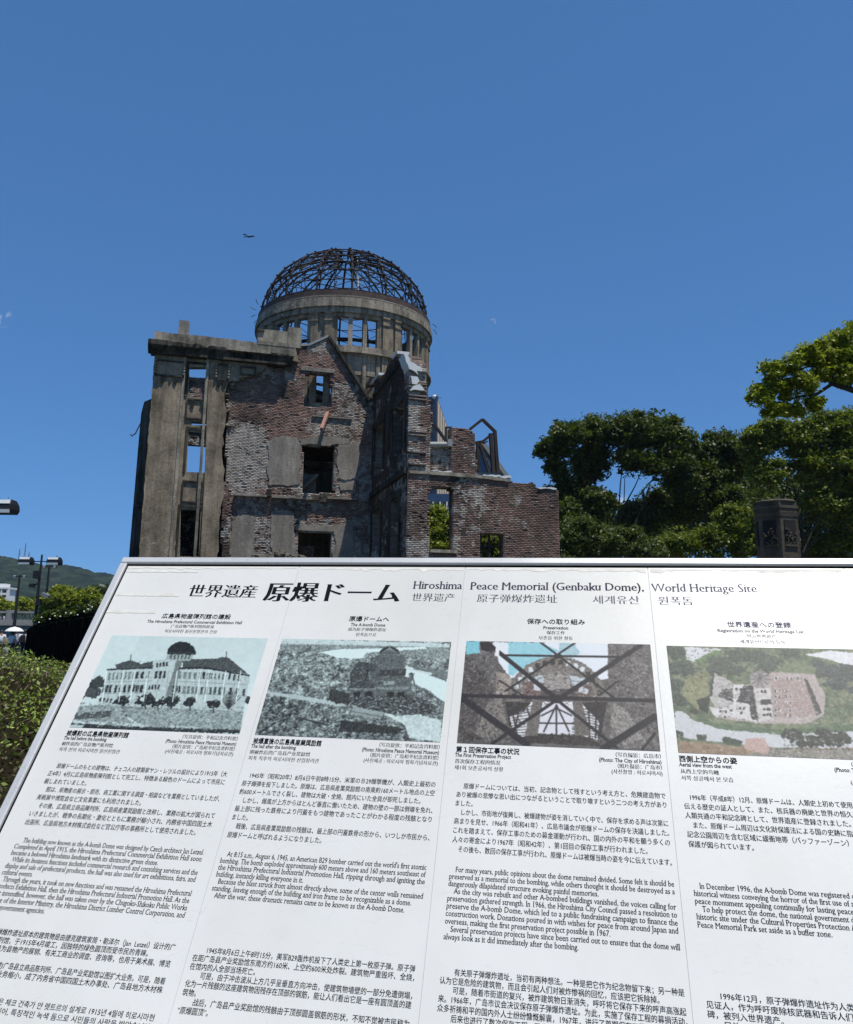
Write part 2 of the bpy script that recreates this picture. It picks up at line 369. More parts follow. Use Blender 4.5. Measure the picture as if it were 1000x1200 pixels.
BRICKS = np.array([[0.115, 0.090, 0.078], [0.15, 0.105, 0.088], [0.18, 0.118, 0.098], [0.205, 0.122, 0.10], [0.225, 0.135, 0.11], [0.20, 0.125, 0.10], [0.175, 0.145, 0.125]])
def bricks(name, poly, holes, fn, th, lime=0.35, soot=0.3, seed=1, edge=0.12, parent=None, rough=0.007, tone=1.0, pale=None, label=None, dent=0.03, knock=.03):
    poly = np.array(poly); a0, b0 = poly.min(0); a1, b1 = poly.max(0)
    bw, bh = 0.235, 0.082
    rows = np.arange(b0, b1+bh, bh); A = []; Bz = []
    for i, z in enumerate(rows):
        s = np.arange(a0-bw+(bw/2 if i % 2 else 0), a1+bw, bw); A.append(s); Bz.append(np.full(len(s), z))
    A = np.concatenate(A); Bz = np.concatenate(Bz); rg = np.random.default_rng(seed)
    ja = (fbm(A*1.3, Bz*1.3, seed+3)-.5)*2*edge + rg.uniform(-.03, .03, len(A)); jb = (fbm(A*1.3+9, Bz*1.3, seed+5)-.5)*2*edge
    def inside(off):
        k = inpoly(A+off+ja, Bz+jb, poly)
        for h in holes: k &= ~inpoly(A+off+ja*.25, Bz+jb*.25, h)
        return k
    kl, kr_ = inside(-bw/4), inside(bw/4); k = kl | kr_
    A = A+np.where(kl & ~kr_, -bw/4, 0)+np.where(kr_ & ~kl, bw/4, 0); HW = np.where(kl & kr_, bw/2, bw/4)
    A, Bz, HW = A[k], Bz[k], HW[k]; N = len(A)
    l1 = fbm(A*0.8, Bz*0.9, seed+11, 5); l2 = fbm(A*3.1, Bz*3.5, seed+12, 3); so_ = fbm(A*0.5, Bz*0.35, seed+13, 4)
    hue = fbm(A*.6+5, Bz*.7, seed+14, 4)[:, None]*.9+rg.uniform(-.25, .25, (N, 1))
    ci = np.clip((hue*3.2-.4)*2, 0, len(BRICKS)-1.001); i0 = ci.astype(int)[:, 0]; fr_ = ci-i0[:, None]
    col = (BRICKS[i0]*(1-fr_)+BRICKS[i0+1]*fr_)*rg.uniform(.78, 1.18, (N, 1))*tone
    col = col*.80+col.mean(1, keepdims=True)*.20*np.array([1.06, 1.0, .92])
    lm = np.clip(.33+lime*.45+(l1-.5)*1.2+(l2-.5)*.5, 0, .8)
    if pale is not None: lm = np.clip(np.maximum(lm, .35+pale(A, Bz)*.42+(l1-.5)*.6), 0, 1)
    lm = lm[:, None]
    st = np.clip((so_-(0.62-soot*0.3))*6, 0, 1)*0.75
    col = col*(1-st[:, None])+np.array([0.045, 0.041, 0.038])*st[:, None]
    col = np.concatenate([col, lm], 1)
    pr = rg.uniform(-rough, rough, N) - (fbm(A*1.4, Bz*1.4, seed+21)-.5)*dent*2 - (rg.random(N) < knock)*0.06
    def boxes(ha, hb, front, c_):
        sa = np.array([-1, 1, 1, -1, -1, 1, 1, -1])*(HW[:, None]+ha); sb = np.array([-1, -1, 1, 1, -1, -1, 1, 1])*hb
        aa = A[:, None]+sa; bb = Bz[:, None]+sb
        dd = np.where(np.arange(8) < 4, -front[:, None], th+0*front[:, None])
        V = fn(aa.ravel(), bb.ravel(), dd.ravel()); base = np.arange(N)[:, None, None]*8
        q = np.array([[0, 1, 2, 3], [7, 6, 5, 4], [0, 4, 5, 1], [1, 5, 6, 2], [2, 6, 7, 3], [3, 7, 4, 0]])[None]+base
        return V, q.reshape(-1, 4), np.repeat(c_, 8, 0)
    mort = np.concatenate([np.array([0.19, 0.155, 0.135])*rg.uniform(0.8, 1.15, (N, 1))*(1-st[:, None]*.7), lm], 1)
    v1, q1, c1 = boxes(-0.010, bh/2-0.009, pr, col)
    v2, q2, c2 = boxes(0.001, bh/2+0.001, np.minimum(pr, 0)-0.010, mort)
    me = np_quads(name, np.concatenate([v1, v2]), 'masonry', np.concatenate([c1, c2]), np.concatenate([q1, q2+len(v1)]))
    return obj(name, me, parent or ruin, kind='stuff', label=label)
def fnF(w_): return lambda a, b, d: OA + np.outer(a, DS) + np.outer(w_-d, DN) + np.outer(b, [0, 0, 1])
def fnS(s0): return lambda a, b, d: OA + np.outer(s0+d, DS) + np.outer(a, DN) + np.outer(b, [0, 0, 1])

# ------------------------------------------------------------------ A: left concrete facade
W0 = 0.0
lp = wall('corner_pilaster', 'conc', [(163, 653), (182, 410), (217, 414), (212, 520), (207, 656)], 0.0, 0.75, jg=0.022, step=.22, seed=9, keep=(4,), ground=True)
holesA = [rect(222, 430, 246.5, 466), [(225, 494), (242.5, 495), (242, 498.5), (224.5, 498)], [(221, 506), (242, 507.5), (240.5, 554), (219, 553)], [(212, 597), (235.5, 597), (233, 652), (211, 652)]]
bayw = wall('window_bay_wall', 'conc', [(206, 656), (216, 410), (252, 415), (236, 656)], -0.11, 0.45, holesA, jg=0, ground=True)
wall('pilaster', 'conc', [(236, 656), (240, 560), (245.5, 414), (262, 416), (350, 424), (346, 405.5), (320, 410), (313, 428), (300, 438), (281, 443), (268, 447), (263, 462), (266, 480), (261, 510), (262, 560), (259, 600), (258, 656)], 0.0, 0.6, jg=0.09, step=0.35, keep=(0, 1), ground=True, seed=4)
# thin moulding strips framing the bay
for (x0, y0, x1, y1) in ((217.5, 414, 209, 656), (244.5, 414, 237, 656)):
    a = loc(x0, y0, -0.05); b = loc(x1, y1, -0.05)
    bbox('bay_moulding', 'conc3', a[0]-.07, a[0]+.07, -0.3, 0.05, 2.5, a[1], bayw)
# window surrounds
for i, (x0, y0, x1, y1) in enumerate(((220, 426, 248.5, 467), (219, 503, 244, 556), (210, 594, 237, 654))):
    a = loc(x0, y0, -0.11); b = loc(x1, y1, -0.11)
    m = MB(); 
    for (s0, s1, z0, z1) in ((a[0]-.04, a[0]+.08, b[1], a[1]), (b[0]-.08, b[0]+.04, b[1], a[1]), (a[0]-.04, b[0]+.04, a[1]-.002, a[1]+.12)):
        m.hexa([B(s, ww, z) for s, ww, z in ((s0, -.05, z0), (s1, -.05, z0), (s1, -.2, z0), (s0, -.2, z0), (s0, -.05, z1), (s1, -.05, z1), (s1, -.2, z1), (s0, -.2, z1))])
    m.build('window_surround', 'conc2', ruin)
# infill masonry seen inside the openings
pf = [loc(x, y, -0.14) for x, y in rect(221, 443.5, 247.5, 467)]
bricks('brick_infill', pf, [], fnF(-0.14), 0.3, lime=0.6, soot=0, seed=31, edge=0.02, tone=1.3)
a = loc(217, 441.5, -0.42); b = loc(251, 444, -0.42); bbox('stone_sill', 'cap', a[0], b[0], -.8, -.38, b[1]-.03, a[1])
pf = [loc(x, y, -0.15) for x, y in rect(218.5, 505.5, 243, 522)]
bricks('stone_infill', pf, [], fnF(-0.15), 0.3, lime=1.0, soot=.8, seed=32, edge=0.05, tone=.8)
bbox('window_lintel', 'conc3', loc(217, 503, -.5)[0], loc(246, 503, -.5)[0], -.60, -.37, loc(217, 506, -.5)[1], loc(217, 502.5, -.5)[1])
pf = [loc(x, y, -2.0) for x, y in [(204, 690), (206, 606), (216, 600), (228, 606), (240, 598), (246, 690)]]
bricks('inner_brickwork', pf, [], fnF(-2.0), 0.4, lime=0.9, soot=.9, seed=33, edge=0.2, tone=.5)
bbox('inner_floor_slab', 'conc2', -0.3, 4.0, -5.0, -0.8, loc(214, 594, -1)[1]-.15, loc(214, 594, -1)[1]+.12)  # this slab and the wall below are added to keep the opening dark
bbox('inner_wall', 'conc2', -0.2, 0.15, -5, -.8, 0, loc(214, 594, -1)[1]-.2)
# relief panel and pendants between windows
def panel(x0, y0, x1, y1, w_, pend=True, beads=False):
    a = loc(x0, y0, w_); b = loc(x1, y1, w_); fr = 0.07
    m = MB()
    w_ += .03
    for (s0, s1, z0, z1) in ((a[0], a[0]+fr, b[1], a[1]), (b[0]-fr, b[0], b[1], a[1]), (a[0]+fr, b[0]-fr, b[1], b[1]+fr), (a[0]+fr, b[0]-fr, a[1]-fr, a[1])):
        m.hexa([B(s, ww, z) for s, ww, z in ((s0, w_+.06, z0), (s1, w_+.06, z0), (s1, w_-.02, z0), (s0, w_-.02, z0), (s0, w_+.06, z1), (s1, w_+.06, z1), (s1, w_-.02, z1), (s0, w_-.02, z1))])
    p = m.build('relief_panel', 'conc2', ruin)
    if pend:
        for t in (0.28, 0.72):
            s_ = a[0]+(b[0]-a[0])*t
            zt = a[1]-.1 if pend == 'top' else b[1]+.02
            m = MB(); m.hexa([B(s_+x, w_+y, zt+z) for x, y, z in ((-.05, .04, -.42), (.05, .04, -.42), (.05, 0, -.42), (-.05, 0, -.42), (-.1, .12, 0), (.1, .12, 0), (.1, 0, 0), (-.1, 0, 0))])
            m.build('pendant', 'conc2', p)
    if beads:
        for s_ in (a[0]+.02, b[0]-.02):
            for i in range(5):
                z = b[1]+(a[1]-b[1])*(0.12+0.18*i); m = MB()
                m.lathe([(.01, 0), (.05, .02), (.06, .06), (.05, .1), (.01, .12)], B(s_, w_+.1, z), 8); m.build('bead', 'conc3', p)
    return p
panel(219, 467, 244, 493, -.11, 'top'); panel(214, 563, 237, 590, -.11, False)
panel(182.5, 421, 216, 443, 0.0, True, True); panel(254, 426, 268, 447, 0.0, True, True); panel(282, 429, 300, 441, 0.0, False)
# architrave and cornice
s_l, s_r = -0.12, loc(345, 404, 0)[0]
zA = loc(182, 414, .1)[1]
zc1 = loc(182, 409, .3)[1]; zc2 = loc(178, 402, .7)[1]; zc3 = loc(177, 395, .85)[1]; zt = loc(183, 387.5, .4)[1]
bbox('architrave', 'conc2', s_l+.02, s_r-.6, -.3, .12, zA, zc1-.18)
bbox('bed_moulding', 'conc2', s_l-.12, s_r-.4, -.3, .34, zc1-.2, zc2-.25)
def ragged_cornice():
    m = MB(); n_ = 110; prof0 = [(-.3, 0), (.38, 0), (.52, .12), (.64, .22), (.70, .30), (.70, .62), (.60, .66), (-.3, .72)]
    rings = []
    for i in range(n_+1):
        s_ = s_l-.26+(s_r+.2-s_l)*i/n_
        er = max(0, float(fbm(s_*1.1+3, 0, 5))-.46)*2.6*(0.25+min(1, s_/3.0)) if s_ > 0.4 else 0
        er = er + .42*min(1, max(0, (s_-3.0)/2.0))
        dd = (float(fbm(s_*7, 2, 9))-.5)*.12*(s_ > .3)
        ring = []
        for (ww, z) in prof0:
            k_ = max(0, ww-.1)/.75
            ring.append(B(s_, ww-er*k_*.9+dd*k_, zc2-.25+z*(zc3-zc2+.25)/.66 + (er*.35*(k_ > .5 and z < .4)) + dd*.6*(z < .4)*(k_ > .2)))
        rings.append(ring)
    k = len(prof0); v = [p for r in rings for p in r]; f = []
    for i in range(n_):
        for j in range(k): f.append((i*k+j, (i+1)*k+j, (i+1)*k+(j+1) % k, i*k+(j+1) % k))
    f.append(tuple(range(k))); f.append(tuple(n_*k+j for j in range(k))[::-1])
    m.add(v, f); m.build('cornice', 'conc2', ruin)
ragged_cornice()
o_ = jag([(s_l, zc3-.1), (s_l, zt), (s_r, zt-.12), (s_r, zc3-.1)], .4, .045, True, 3, keep=(0, 3))
me = slab_mesh('blocking_course', o_, [], .6, lambda a, b, d: B(a, .38-d, b)); me.materials.append(MT['conc3']); obj('blocking_course', me, ruin)
a = loc(209, 391, 0); b = loc(222.5, 376.5, 0); bbox('chimney_stub', 'plaster', a[0], b[0], -.5, .05, a[1]-.3, b[1])
for (x0, y0, x1, y1, w_) in ((303, 385, 338.5, 407, -.25), (338.5, 383, 353, 408, -.2)):
    a = loc(x0, y0, w_); b = loc(x1, y1, w_); bbox('parapet_block', 'conc3', a[0], b[0], w_-.7, w_, b[1], a[1])
a = loc(302, 399.5, .1); b = loc(345, 403.5, .1); bbox('parapet_ledge', 'conc3', a[0], b[0], -.4, .40, zt-.16, zt+.05)
a = loc(302, 385.5, -.2); b = loc(310, 389, -.2); bbox('parapet_cap', 'conc2', a[0], b[0], -.5, -.15, b[1], a[1])
# rear-left chamfered wing
def wing():
    c0 = np.array([-0.12, -0.9]); c1 = c0+np.array([-1.0, -1.9])
    P0 = B(c0[0], c0[1], 0); P1 = B(c1[0], c1[1], 0)
    d = np.array(P1)-np.array(P0); L = np.linalg.norm(d[:2]); d = d/L; nn = np.array([d[1], -d[0], 0])
    if nn[1] > 0: nn = -nn
    def pl(px, py):
        r = ray(px, py); k = (np.array(P0)-CAMPOS).dot(nn)/r.dot(nn); p = CAMPOS+r*k-np.array(P0); return (p.dot(d), p[2])
    top = pl(171, 470)[1]; hole = [pl(x, y) for x, y in [(174.5, 512), (172, 512), (170, 556), (172.5, 556)]]
    hole2 = [pl(x, y) for x, y in [(167, 600), (163, 600), (160, 655), (165, 655)]]
    e = pl(166, 480)[0]
    out = [(-.3, 0), (-.3, top), (e*.75, top), (e, top-.6), (e+.02, top-2.2), (e+.02, 0)]
    me = slab_mesh('side_wing_wall', out, [hole], .6, lambda a, b, q: tuple(np.array(P0)+d*a+np.array([0, 0, b])-nn*q)); me.materials.append(MT['conc2'])
    o = obj('side_wing_wall', me, ruin)
    # rusty bar hook poking out
    m = MB(); m.tube([at(167, 492, 44.5), at(163, 500, 44.3), at(159, 508, 44.2), at(155, 511, 44.1), at(153, 509, 44.1)], .035, 5); m.build('rusty_bar', 'rust', ruin)
wing()

# ------------------------------------------------------------------ B: gable brick wall
WB = -0.32
outB = [(266, 700), (266, 452), (284, 441), (300, 434), (318, 424), (346, 405), (364, 403.5), (384.5, 395), (397, 409), (406, 428), (421, 450), (432, 467), (444, 466), (444, 700)]
pB = [loc(x, y, WB) for x, y in outB]; pB[0] = (pB[0][0], 0); pB[-1] = (pB[-1][0], 0)
hB = [[loc(x, y, WB) for x, y in q] for q in (rect(357, 437, 388.5, 477), rect(355, 522, 392, 578), [(350.5, 623), (388.5, 624), (387, 700), (347, 700)])]
def paleB(a, z):
    c = loc(290, 540, WB); c2 = loc(300, 625, WB)
    m_ = np.clip(2.0-((a-c[0])/1.5)**2-((z-c[1])/1.8)**2, 0, 1.3)
    m2 = np.clip(1.3-((a-loc(408, 545, WB)[0])/.8)**2-((z-c[1])/1.3)**2, 0, 1.1)
    return np.maximum(np.maximum(m_, m2), np.maximum((z < c2[1]+.9)*.95, .6*(z < loc(300, 495, WB)[1])))
gb = bricks('gable_brickwork', pB, hB, fnF(WB), 0.55, lime=0.45, soot=0.20, seed=41, pale=paleB, edge=.06, tone=1.45)
PL = [[(313, 519), (322, 513), (336, 511), (349, 514), (353, 520), (352, 567), (335, 569), (315, 568)],
      [(271, 612), (285, 603), (300, 606), (298, 630), (300, 690), (268, 690), (270, 640)],
      [(318, 600), (330, 597), (345, 602), (343, 618), (346, 630), (349, 690), (318, 690), (317, 640)],
      [(394, 524), (410, 519), (423, 517), (421, 548), (416, 560), (405, 563), (396, 560)],
      [(352, 514), (375, 512), (395, 512), (410, 515), (409, 521), (352, 522)],
      [(392, 615), (406, 612), (415, 614), (412, 690), (390, 690)],
      [(398, 566), (417, 563), (418, 576), (399, 575)]]
for i, p in enumerate(PL):
    q = jag(jag([loc(x, y, WB+.03) for x, y in p], .35, .10, True, 60+i), .09, .035, True, 80+i)
    me = slab_mesh('plaster_patch', q, [], .09, lambda a, b, d: B(a, WB+.045-d, b)); me.materials.append(MT['plaster']); obj('plaster_patch', me, ruin)
a = loc(353, 429, WB+.1); b = loc(392.5, 437, WB+.1); bbox('window_lintel', 'plaster', a[0], b[0], WB-.5, WB+.08, b[1], a[1])
a = loc(347, 614, WB+.05); b = loc(392, 623, WB+.05); bbox('window_lintel', 'plaster', a[0], b[0], WB-.5, WB+.06, b[1], a[1])
# raking iron coping on the gable
m = MB(); m.bar(B(*(lambda q: (q[0], WB+.02, q[1]))(loc(345, 405.5, WB))), B(*(lambda q: (q[0], WB+.02, q[1]))(loc(364, 404, WB))), .12, .12)
m.bar(B(*(lambda q: (q[0], WB+.02, q[1]))(loc(362, 404.5, WB))), B(*(lambda q: (q[0], WB+.02, q[1]))(loc(385, 394, WB))), .14, .12); m.build('raking_coping', 'pipe', ruin)
m = MB(); m.bar(B(*(lambda q: (q[0], WB+.05, q[1]))(loc(385, 395, WB))), B(*(lambda q: (q[0], WB+.05, q[1]))(loc(408, 430, WB))), .3, .14)
m.bar(B(*(lambda q: (q[0], WB+.05, q[1]))(loc(407.5, 429, WB))), B(*(lambda q: (q[0], WB+.05, q[1]))(loc(433, 470, WB))), .34, .14); m.build('raking_coping', 'conc2', ruin)
# floor ledge and broken beams
def ledge(x0, x1, y0, y1):
    a = loc(x0, y0, WB+.3); b = loc(x1, y1, WB+.3); z = (loc(x0, y0, WB+.3)[1])
    o = jag([(a[0], z-.11), (a[0], z), (b[0], z), (b[0], z-.11)], .3, .02, True, int(x0)); me = slab_mesh('floor_ledge', o, [], .42, lambda p, q, d: B(p, WB+.32-d, q)); me.materials.append(MT['plaster']); obj('floor_ledge', me, ruin)
ledge(275, 313, 578, 580); ledge(319, 366, 580.5, 582); ledge(384, 419, 582, 584)
a = loc(313, 574, WB+.2); bbox('beam_stub', 'rust', a[0], a[0]+.24, WB-.1, WB+.30, a[1]-.35, a[1])
for (x, y, k_) in ((366, 581, .5), (374, 583, .4), (379, 579, .35)):
    a = loc(x, y, WB+.2); bbox('broken_block', 'rubble', a[0], a[0]+k_, WB-.1, WB+.22, a[1]-.22, a[1]+.06)
m = MB(); p0 = loc(385.5, 481, WB); m.bar(B(p0[0], WB-.2, p0[1]), B(*(lambda q: (q[0], 1.35, q[1]))(loc(377, 503, 1.35))), .17, .17); m.build('bent_beam', 'pink', ruin)
a = loc(366, 486.5, WB); b = loc(413, 487.5, WB); bbox('projecting_course', 'plaster', a[0], b[0], WB-.1, WB+.10, a[1]-.08, a[1])
# stair flight fragment seen in the middle opening
m = MB(); c0 = loc(353, 574, -1.6); c1 = loc(372, 557, -1.6); m.bar(B(c0[0], -1.6, c0[1]), B(c1[0], -1.6, c1[1]), .7, .13); m.build('stair_stringer', 'plaster', ruin)
m = MB(); c0 = loc(352, 555, -1.9); c1 = loc(370, 579, -1.9); m.hexa([B(c0[0], -1.9, c1[1]), B(c1[0], -1.9, c1[1]), B(c1[0], -2.1, c1[1]), B(c0[0], -2.1, c1[1]), B(c0[0], -1.9, c0[1]), B(c1[0], -1.9, c0[1]), B(c1[0], -2.1, c0[1]), B(c0[0], -2.1, c0[1])]); m.build('inner_panel', 'plaster', ruin)
pf = [loc(x, y, -1.5) for x, y in rect(345, 640, 367, 700)]; bricks('inner_brickwork', pf, [], fnF(-1.5), .3, lime=.5, soot=.1, seed=37, edge=.03)
# brick return by the concrete pier, junction shadow put into its dark tone, and broken masonry lodged at the junction
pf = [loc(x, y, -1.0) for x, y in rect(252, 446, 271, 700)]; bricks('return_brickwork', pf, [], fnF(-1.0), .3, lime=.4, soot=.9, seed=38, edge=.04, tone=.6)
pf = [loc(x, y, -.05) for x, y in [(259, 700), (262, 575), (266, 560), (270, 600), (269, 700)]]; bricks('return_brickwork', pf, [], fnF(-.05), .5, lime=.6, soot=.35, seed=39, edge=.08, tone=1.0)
rj = random.Random(12)
def chunk(name, c, r, seed, sq=(1.3, .9, .6)):
    q = random.Random(seed); m = MB(); n1, n2 = 7, 4; v = []
    for i in range(n2+1):
        th_ = math.pi*i/n2
        for j in range(n1):
            k_ = r*(1+q.uniform(-.35, .25)); a_ = 2*math.pi*j/n1; v.append((c[0]+k_*math.sin(th_)*math.cos(a_)*sq[0], c[1]+k_*math.sin(th_)*math.sin(a_)*sq[1], c[2]+k_*math.cos(th_)*sq[2]))
    m.add(v, [(i*n1+j, (i+1)*n1+j, (i+1)*n1+(j+1) % n1, i*n1+(j+1) % n1) for i in range(n2) for j in range(n1)])
    return m.build(name, 'rubble' if seed % 3 else 'conc3', ruin)
for k in range(34):
    if k < 20: y = rj.uniform(442, 500); x = 264+rj.uniform(-5, 6)+(8 if y < 460 else 0)
    else: x = rj.uniform(272, 342); y = 446-(x-272)*.52+rj.uniform(-4, 5)
    q = loc(x, y, WB+.05); chunk('broken_masonry', B(q[0], WB+rj.uniform(0, .22), q[1]), rj.uniform(.07, .19), k)
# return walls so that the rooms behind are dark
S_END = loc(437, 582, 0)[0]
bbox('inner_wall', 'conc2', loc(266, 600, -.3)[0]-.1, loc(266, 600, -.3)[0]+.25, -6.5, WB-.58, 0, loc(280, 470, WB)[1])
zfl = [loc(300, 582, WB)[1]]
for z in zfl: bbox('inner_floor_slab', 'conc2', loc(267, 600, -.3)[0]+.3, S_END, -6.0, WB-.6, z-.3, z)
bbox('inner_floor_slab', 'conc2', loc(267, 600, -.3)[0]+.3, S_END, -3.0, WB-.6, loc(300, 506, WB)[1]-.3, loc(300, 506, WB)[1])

# ------------------------------------------------------------------ C: side wall in shade, D pier, E front wall
S0 = S_END
WE = side(478, 553, S0)[0]
outC = [(437, 470), (437, 445), (444, 445.6), (446, 441), (452, 436), (453.6, 428), (460, 419), (468, 416.5), (472, 416.5)]
pC = [side(x, y, S0) for x, y in outC]; pC[0] = (WB, 0); pC[1] = (WB, pC[1][1])
ztop = pC[-1][1]
pC += [(WE-.02, side(477, 430, S0)[1]), (WE-.02, 0)]
hC = [[side(x, y, S0) for x, y in q] for q in ([(461, 480), (475, 472), (474, 530), (460, 540)], [(438.5, 503), (450, 495.5), (449.5, 550), (437.5, 559)], [(436.5, 600), (446.5, 594), (445, 690), (435, 690)], [(458, 587), (468, 580), (466, 690), (456, 690)])]
fC = fnS(S0)
def fCr(a, b, d): return OA + np.outer(S0+d, DS) + np.outer(a, DN) + np.outer(b, [0, 0, 1])
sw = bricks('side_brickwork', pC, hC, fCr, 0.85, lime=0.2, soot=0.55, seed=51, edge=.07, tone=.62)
# concrete surrounds and pale inner jambs of its windows
for q in hC:
    a0, a1 = q[0][0], q[1][0]; z1 = max(q[0][1], q[1][1])-.05; z0 = max(0.3, min(q[2][1], q[3][1]))
    m = MB(); 
    for (wa, wb, za, zb) in ((a0-.28, a1+.28, z1, z1+.32), (a0-.28, a0, z0, z1), (a1, a1+.28, z0, z1)):
        m.hexa([B(S0+s_, w_, z) for s_, w_, z in ((-.05, wa, za), (-.05, wb, za), (.1, wb, za), (.1, wa, za), (-.05, wa, zb), (-.05, wb, zb), (.1, wb, zb), (.1, wa, zb))])
    p = m.build('window_surround', 'conc2', ruin)
    m = MB(); wm = a0+(a1-a0)*.55; m.hexa([B(S0+s_, w_, z) for s_, w_, z in ((.4, wm-.06, z0), (.4, wm+.06, z0), (.5, wm+.06, z0), (.5, wm-.06, z0), (.4, wm-.06, z1), (.4, wm+.06, z1), (.5, wm+.06, z1), (.5, wm-.06, z1))]); m.build('mullion', 'plaster', p)
zs = side(435, 582, S0)[1]
bbox('string_course', 'conc2', S0-.16, S0-.004, WB+.1, WE-.1, zs-.12, zs+.16)
bbox('string_course', 'conc2', S0-.10, S0-.004, WB+.1, WE-.6, side(437, 466, S0)[1]-.1, side(437, 466, S0)[1]+.1)
# pier, front end of that wall
pD_px = [(480, 700), (480, 500), (478.5, 457), (477.5, 430), (473.5, 417), (479, 416.5), (484, 428), (493, 432), (494, 437), (489, 441), (491, 450), (494, 456), (502, 463), (503.5, 480), (503, 700)]
pD = [loc(x, y, WE) for x, y in pD_px]
pD = [(max(a, S0), z) for a, z in pD]; pD[0] = (S0, 0); pD[1] = (S0, pD[1][1]); pD[2] = (S0, pD[2][1]); pD[3] = (S0, pD[3][1]); pD[-1] = (pD[-1][0], 0)
SP = pD[-2][0]
bricks('pier_brickwork', pD, [], fnF(WE), 0.9, lime=0.5, soot=0.08, seed=61, edge=.05, tone=1.25, dent=.012, pale=lambda a, z: 1.1*(z > pD[2][1]-2.4)*(a < pD[2][0]+.55))
# white repair mortar caps down the broken shoulder
def cap(px0, py0, px1, py1, w0=WE-.6, w1=WE+.07, seed=0, name='repair_cap'):
    a = loc(px0, py0, WE); b = loc(px1, py1, WE); q = jag([(a[0], b[1]), (a[0]+.02, a[1]), (b[0]-.02, a[1]), (b[0], b[1])], .14, .045, True, seed)
    me = slab_mesh(name, q, [], w1-w0, lambda p, r, d: B(p, w1-d, r)); me.materials.append(MT['cap']); obj(name, me, ruin)
def cappoly(pts, w1, th, seed):
    q = jag([loc(x, y, WE) for x, y in pts], .12, .03, True, seed)
    me = slab_mesh('repair_cap', q, [], th, lambda p, r, d: B(p, w1-d, r)); me.materials.append(MT['cap']); obj('repair_cap', me, ruin)
cappoly([(472, 415), (477, 415), (480, 424), (486, 427), (494, 432), (493.5, 436), (488, 435), (490, 440), (486, 436), (479, 433), (477.5, 428)], WE+.10, .9, 2)
cappoly([(481, 441), (489, 442), (491, 447), (488, 451), (482.5, 450.5)], WE+.09, .6, 3)
cappoly([(480, 459), (484, 453), (491, 451), (497.5, 458), (490, 458), (484, 457.5)], WE+.12, .8, 4)
m = MB(); c_ = side(440.5, 444.5, S0); bbox('repair_cap', 'cap', S0-.05, S0+.7, c_[0]-.9, c_[0]+.9, c_[1]-.02, c_[1]+.12)
c_ = side(463.5, 417.5, S0); bbox('repair_cap', 'cap', S0-.03, S0+.6, c_[0]-.5, c_[0]+.5, c_[1]-.02, c_[1]+.12)
# stone ledge with soot rubble behind pier (grey masonry with iron pipe)
pX = [loc(x, y, WE-.9) for x, y in [(503, 700), (503, 470), (507, 478), (505, 500), (511, 515), (520, 527), (533, 524), (533, 700)]]
# main low wall
pE_px = [(502.5, 700), (502.5, 553), (530, 554), (558, 556), (596, 561), (603, 566), (612, 567), (626, 565.5), (630, 572), (643, 573), (655, 573.5), (658, 700)]
pE = [loc(x, y, WE) for x, y in pE_px]; pE[0] = (SP+.002, 0); pE[1] = (SP+.002, pE[1][1]); pE[-1] = (pE[-1][0], 0)
hE = [[loc(x, y, WE) for x, y in q] for q in ([(503, 575), (508, 571), (525, 571), (532, 575), (532, 646), (503, 646)], [(562, 624.5), (590, 625), (590.5, 690), (562, 690)])]
def paleE(a, z): return .25*(z > loc(560, 590, WE)[1])
bricks('front_wall_brickwork', pE, hE, fnF(WE), 0.65, lime=0.18, soot=0.25, seed=71, edge=.05, tone=1.12, pale=paleE, dent=.018, knock=.015)
pF = [loc(x, y, WE-.15) for x, y in [(529, 560), (529.5, 501), (544, 501), (552, 503.5), (556.5, 508), (557, 520), (559, 560)]]
bricks('turret_brickwork', pF, [], fnF(WE-.15), 0.6, lime=0.2, soot=0.2, seed=81, edge=.03, tone=1.12, dent=.02)
pG = [loc(x, y, WE-.35) for x, y in [(503, 560), (503, 529), (508, 524), (531, 525), (531, 560)]]
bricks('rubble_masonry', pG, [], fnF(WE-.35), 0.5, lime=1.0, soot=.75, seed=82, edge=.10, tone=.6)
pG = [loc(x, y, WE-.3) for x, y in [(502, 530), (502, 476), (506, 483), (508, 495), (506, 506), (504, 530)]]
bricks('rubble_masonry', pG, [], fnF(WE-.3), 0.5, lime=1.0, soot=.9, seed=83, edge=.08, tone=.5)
# string course
q = [loc(x, y, WE+.05) for x, y in [(480, 551), (500, 552.5), (530, 553.5), (558, 556), (597, 561.5), (597, 565), (558, 560), (500, 555.5), (480, 554.5)]]
me = slab_mesh('string_course', jag(q, .3, .02, True, 4), [], .5, lambda a, b, d: B(a, WE+.09-d, b)); me.materials.append(MT['conc3']); obj('string_course', me, ruin)
for (x0, y0, x1, y1, sd) in ((567, 556, 599, 560.5, 9), (630, 571.2, 652, 573.8, 10), (505, 551.5, 530, 553.5, 11)):
    cap(x0, y0, x1, y1, seed=sd, name='repair_cap')
a = loc(503, 645, WE); b = loc(533, 648, WE); bbox('window_sill', 'conc3', a[0]+.02, b[0]+.1, WE-.6, WE+.12, b[1]-.02, a[1]+.05)
# window frame bars in small opening
a = loc(562, 625, WE-.3); b = loc(590, 690, WE-.3); wfz = loc(562, 640, WE-.3)[1]
bbox('window_bar', 'rust', (a[0]+b[0])/2-.04-.1, (a[0]+b[0])/2+.04-.1, WE-.35, WE-.28, 0.5, a[1]); bbox('window_bar', 'rust', a[0], b[0], WE-.36, WE-.29, wfz-.04, wfz+.04)
bbox('window_bar', 'rust', a[0]+.02, a[0]+.10, WE-.36, WE-.29, 0.5, a[1])
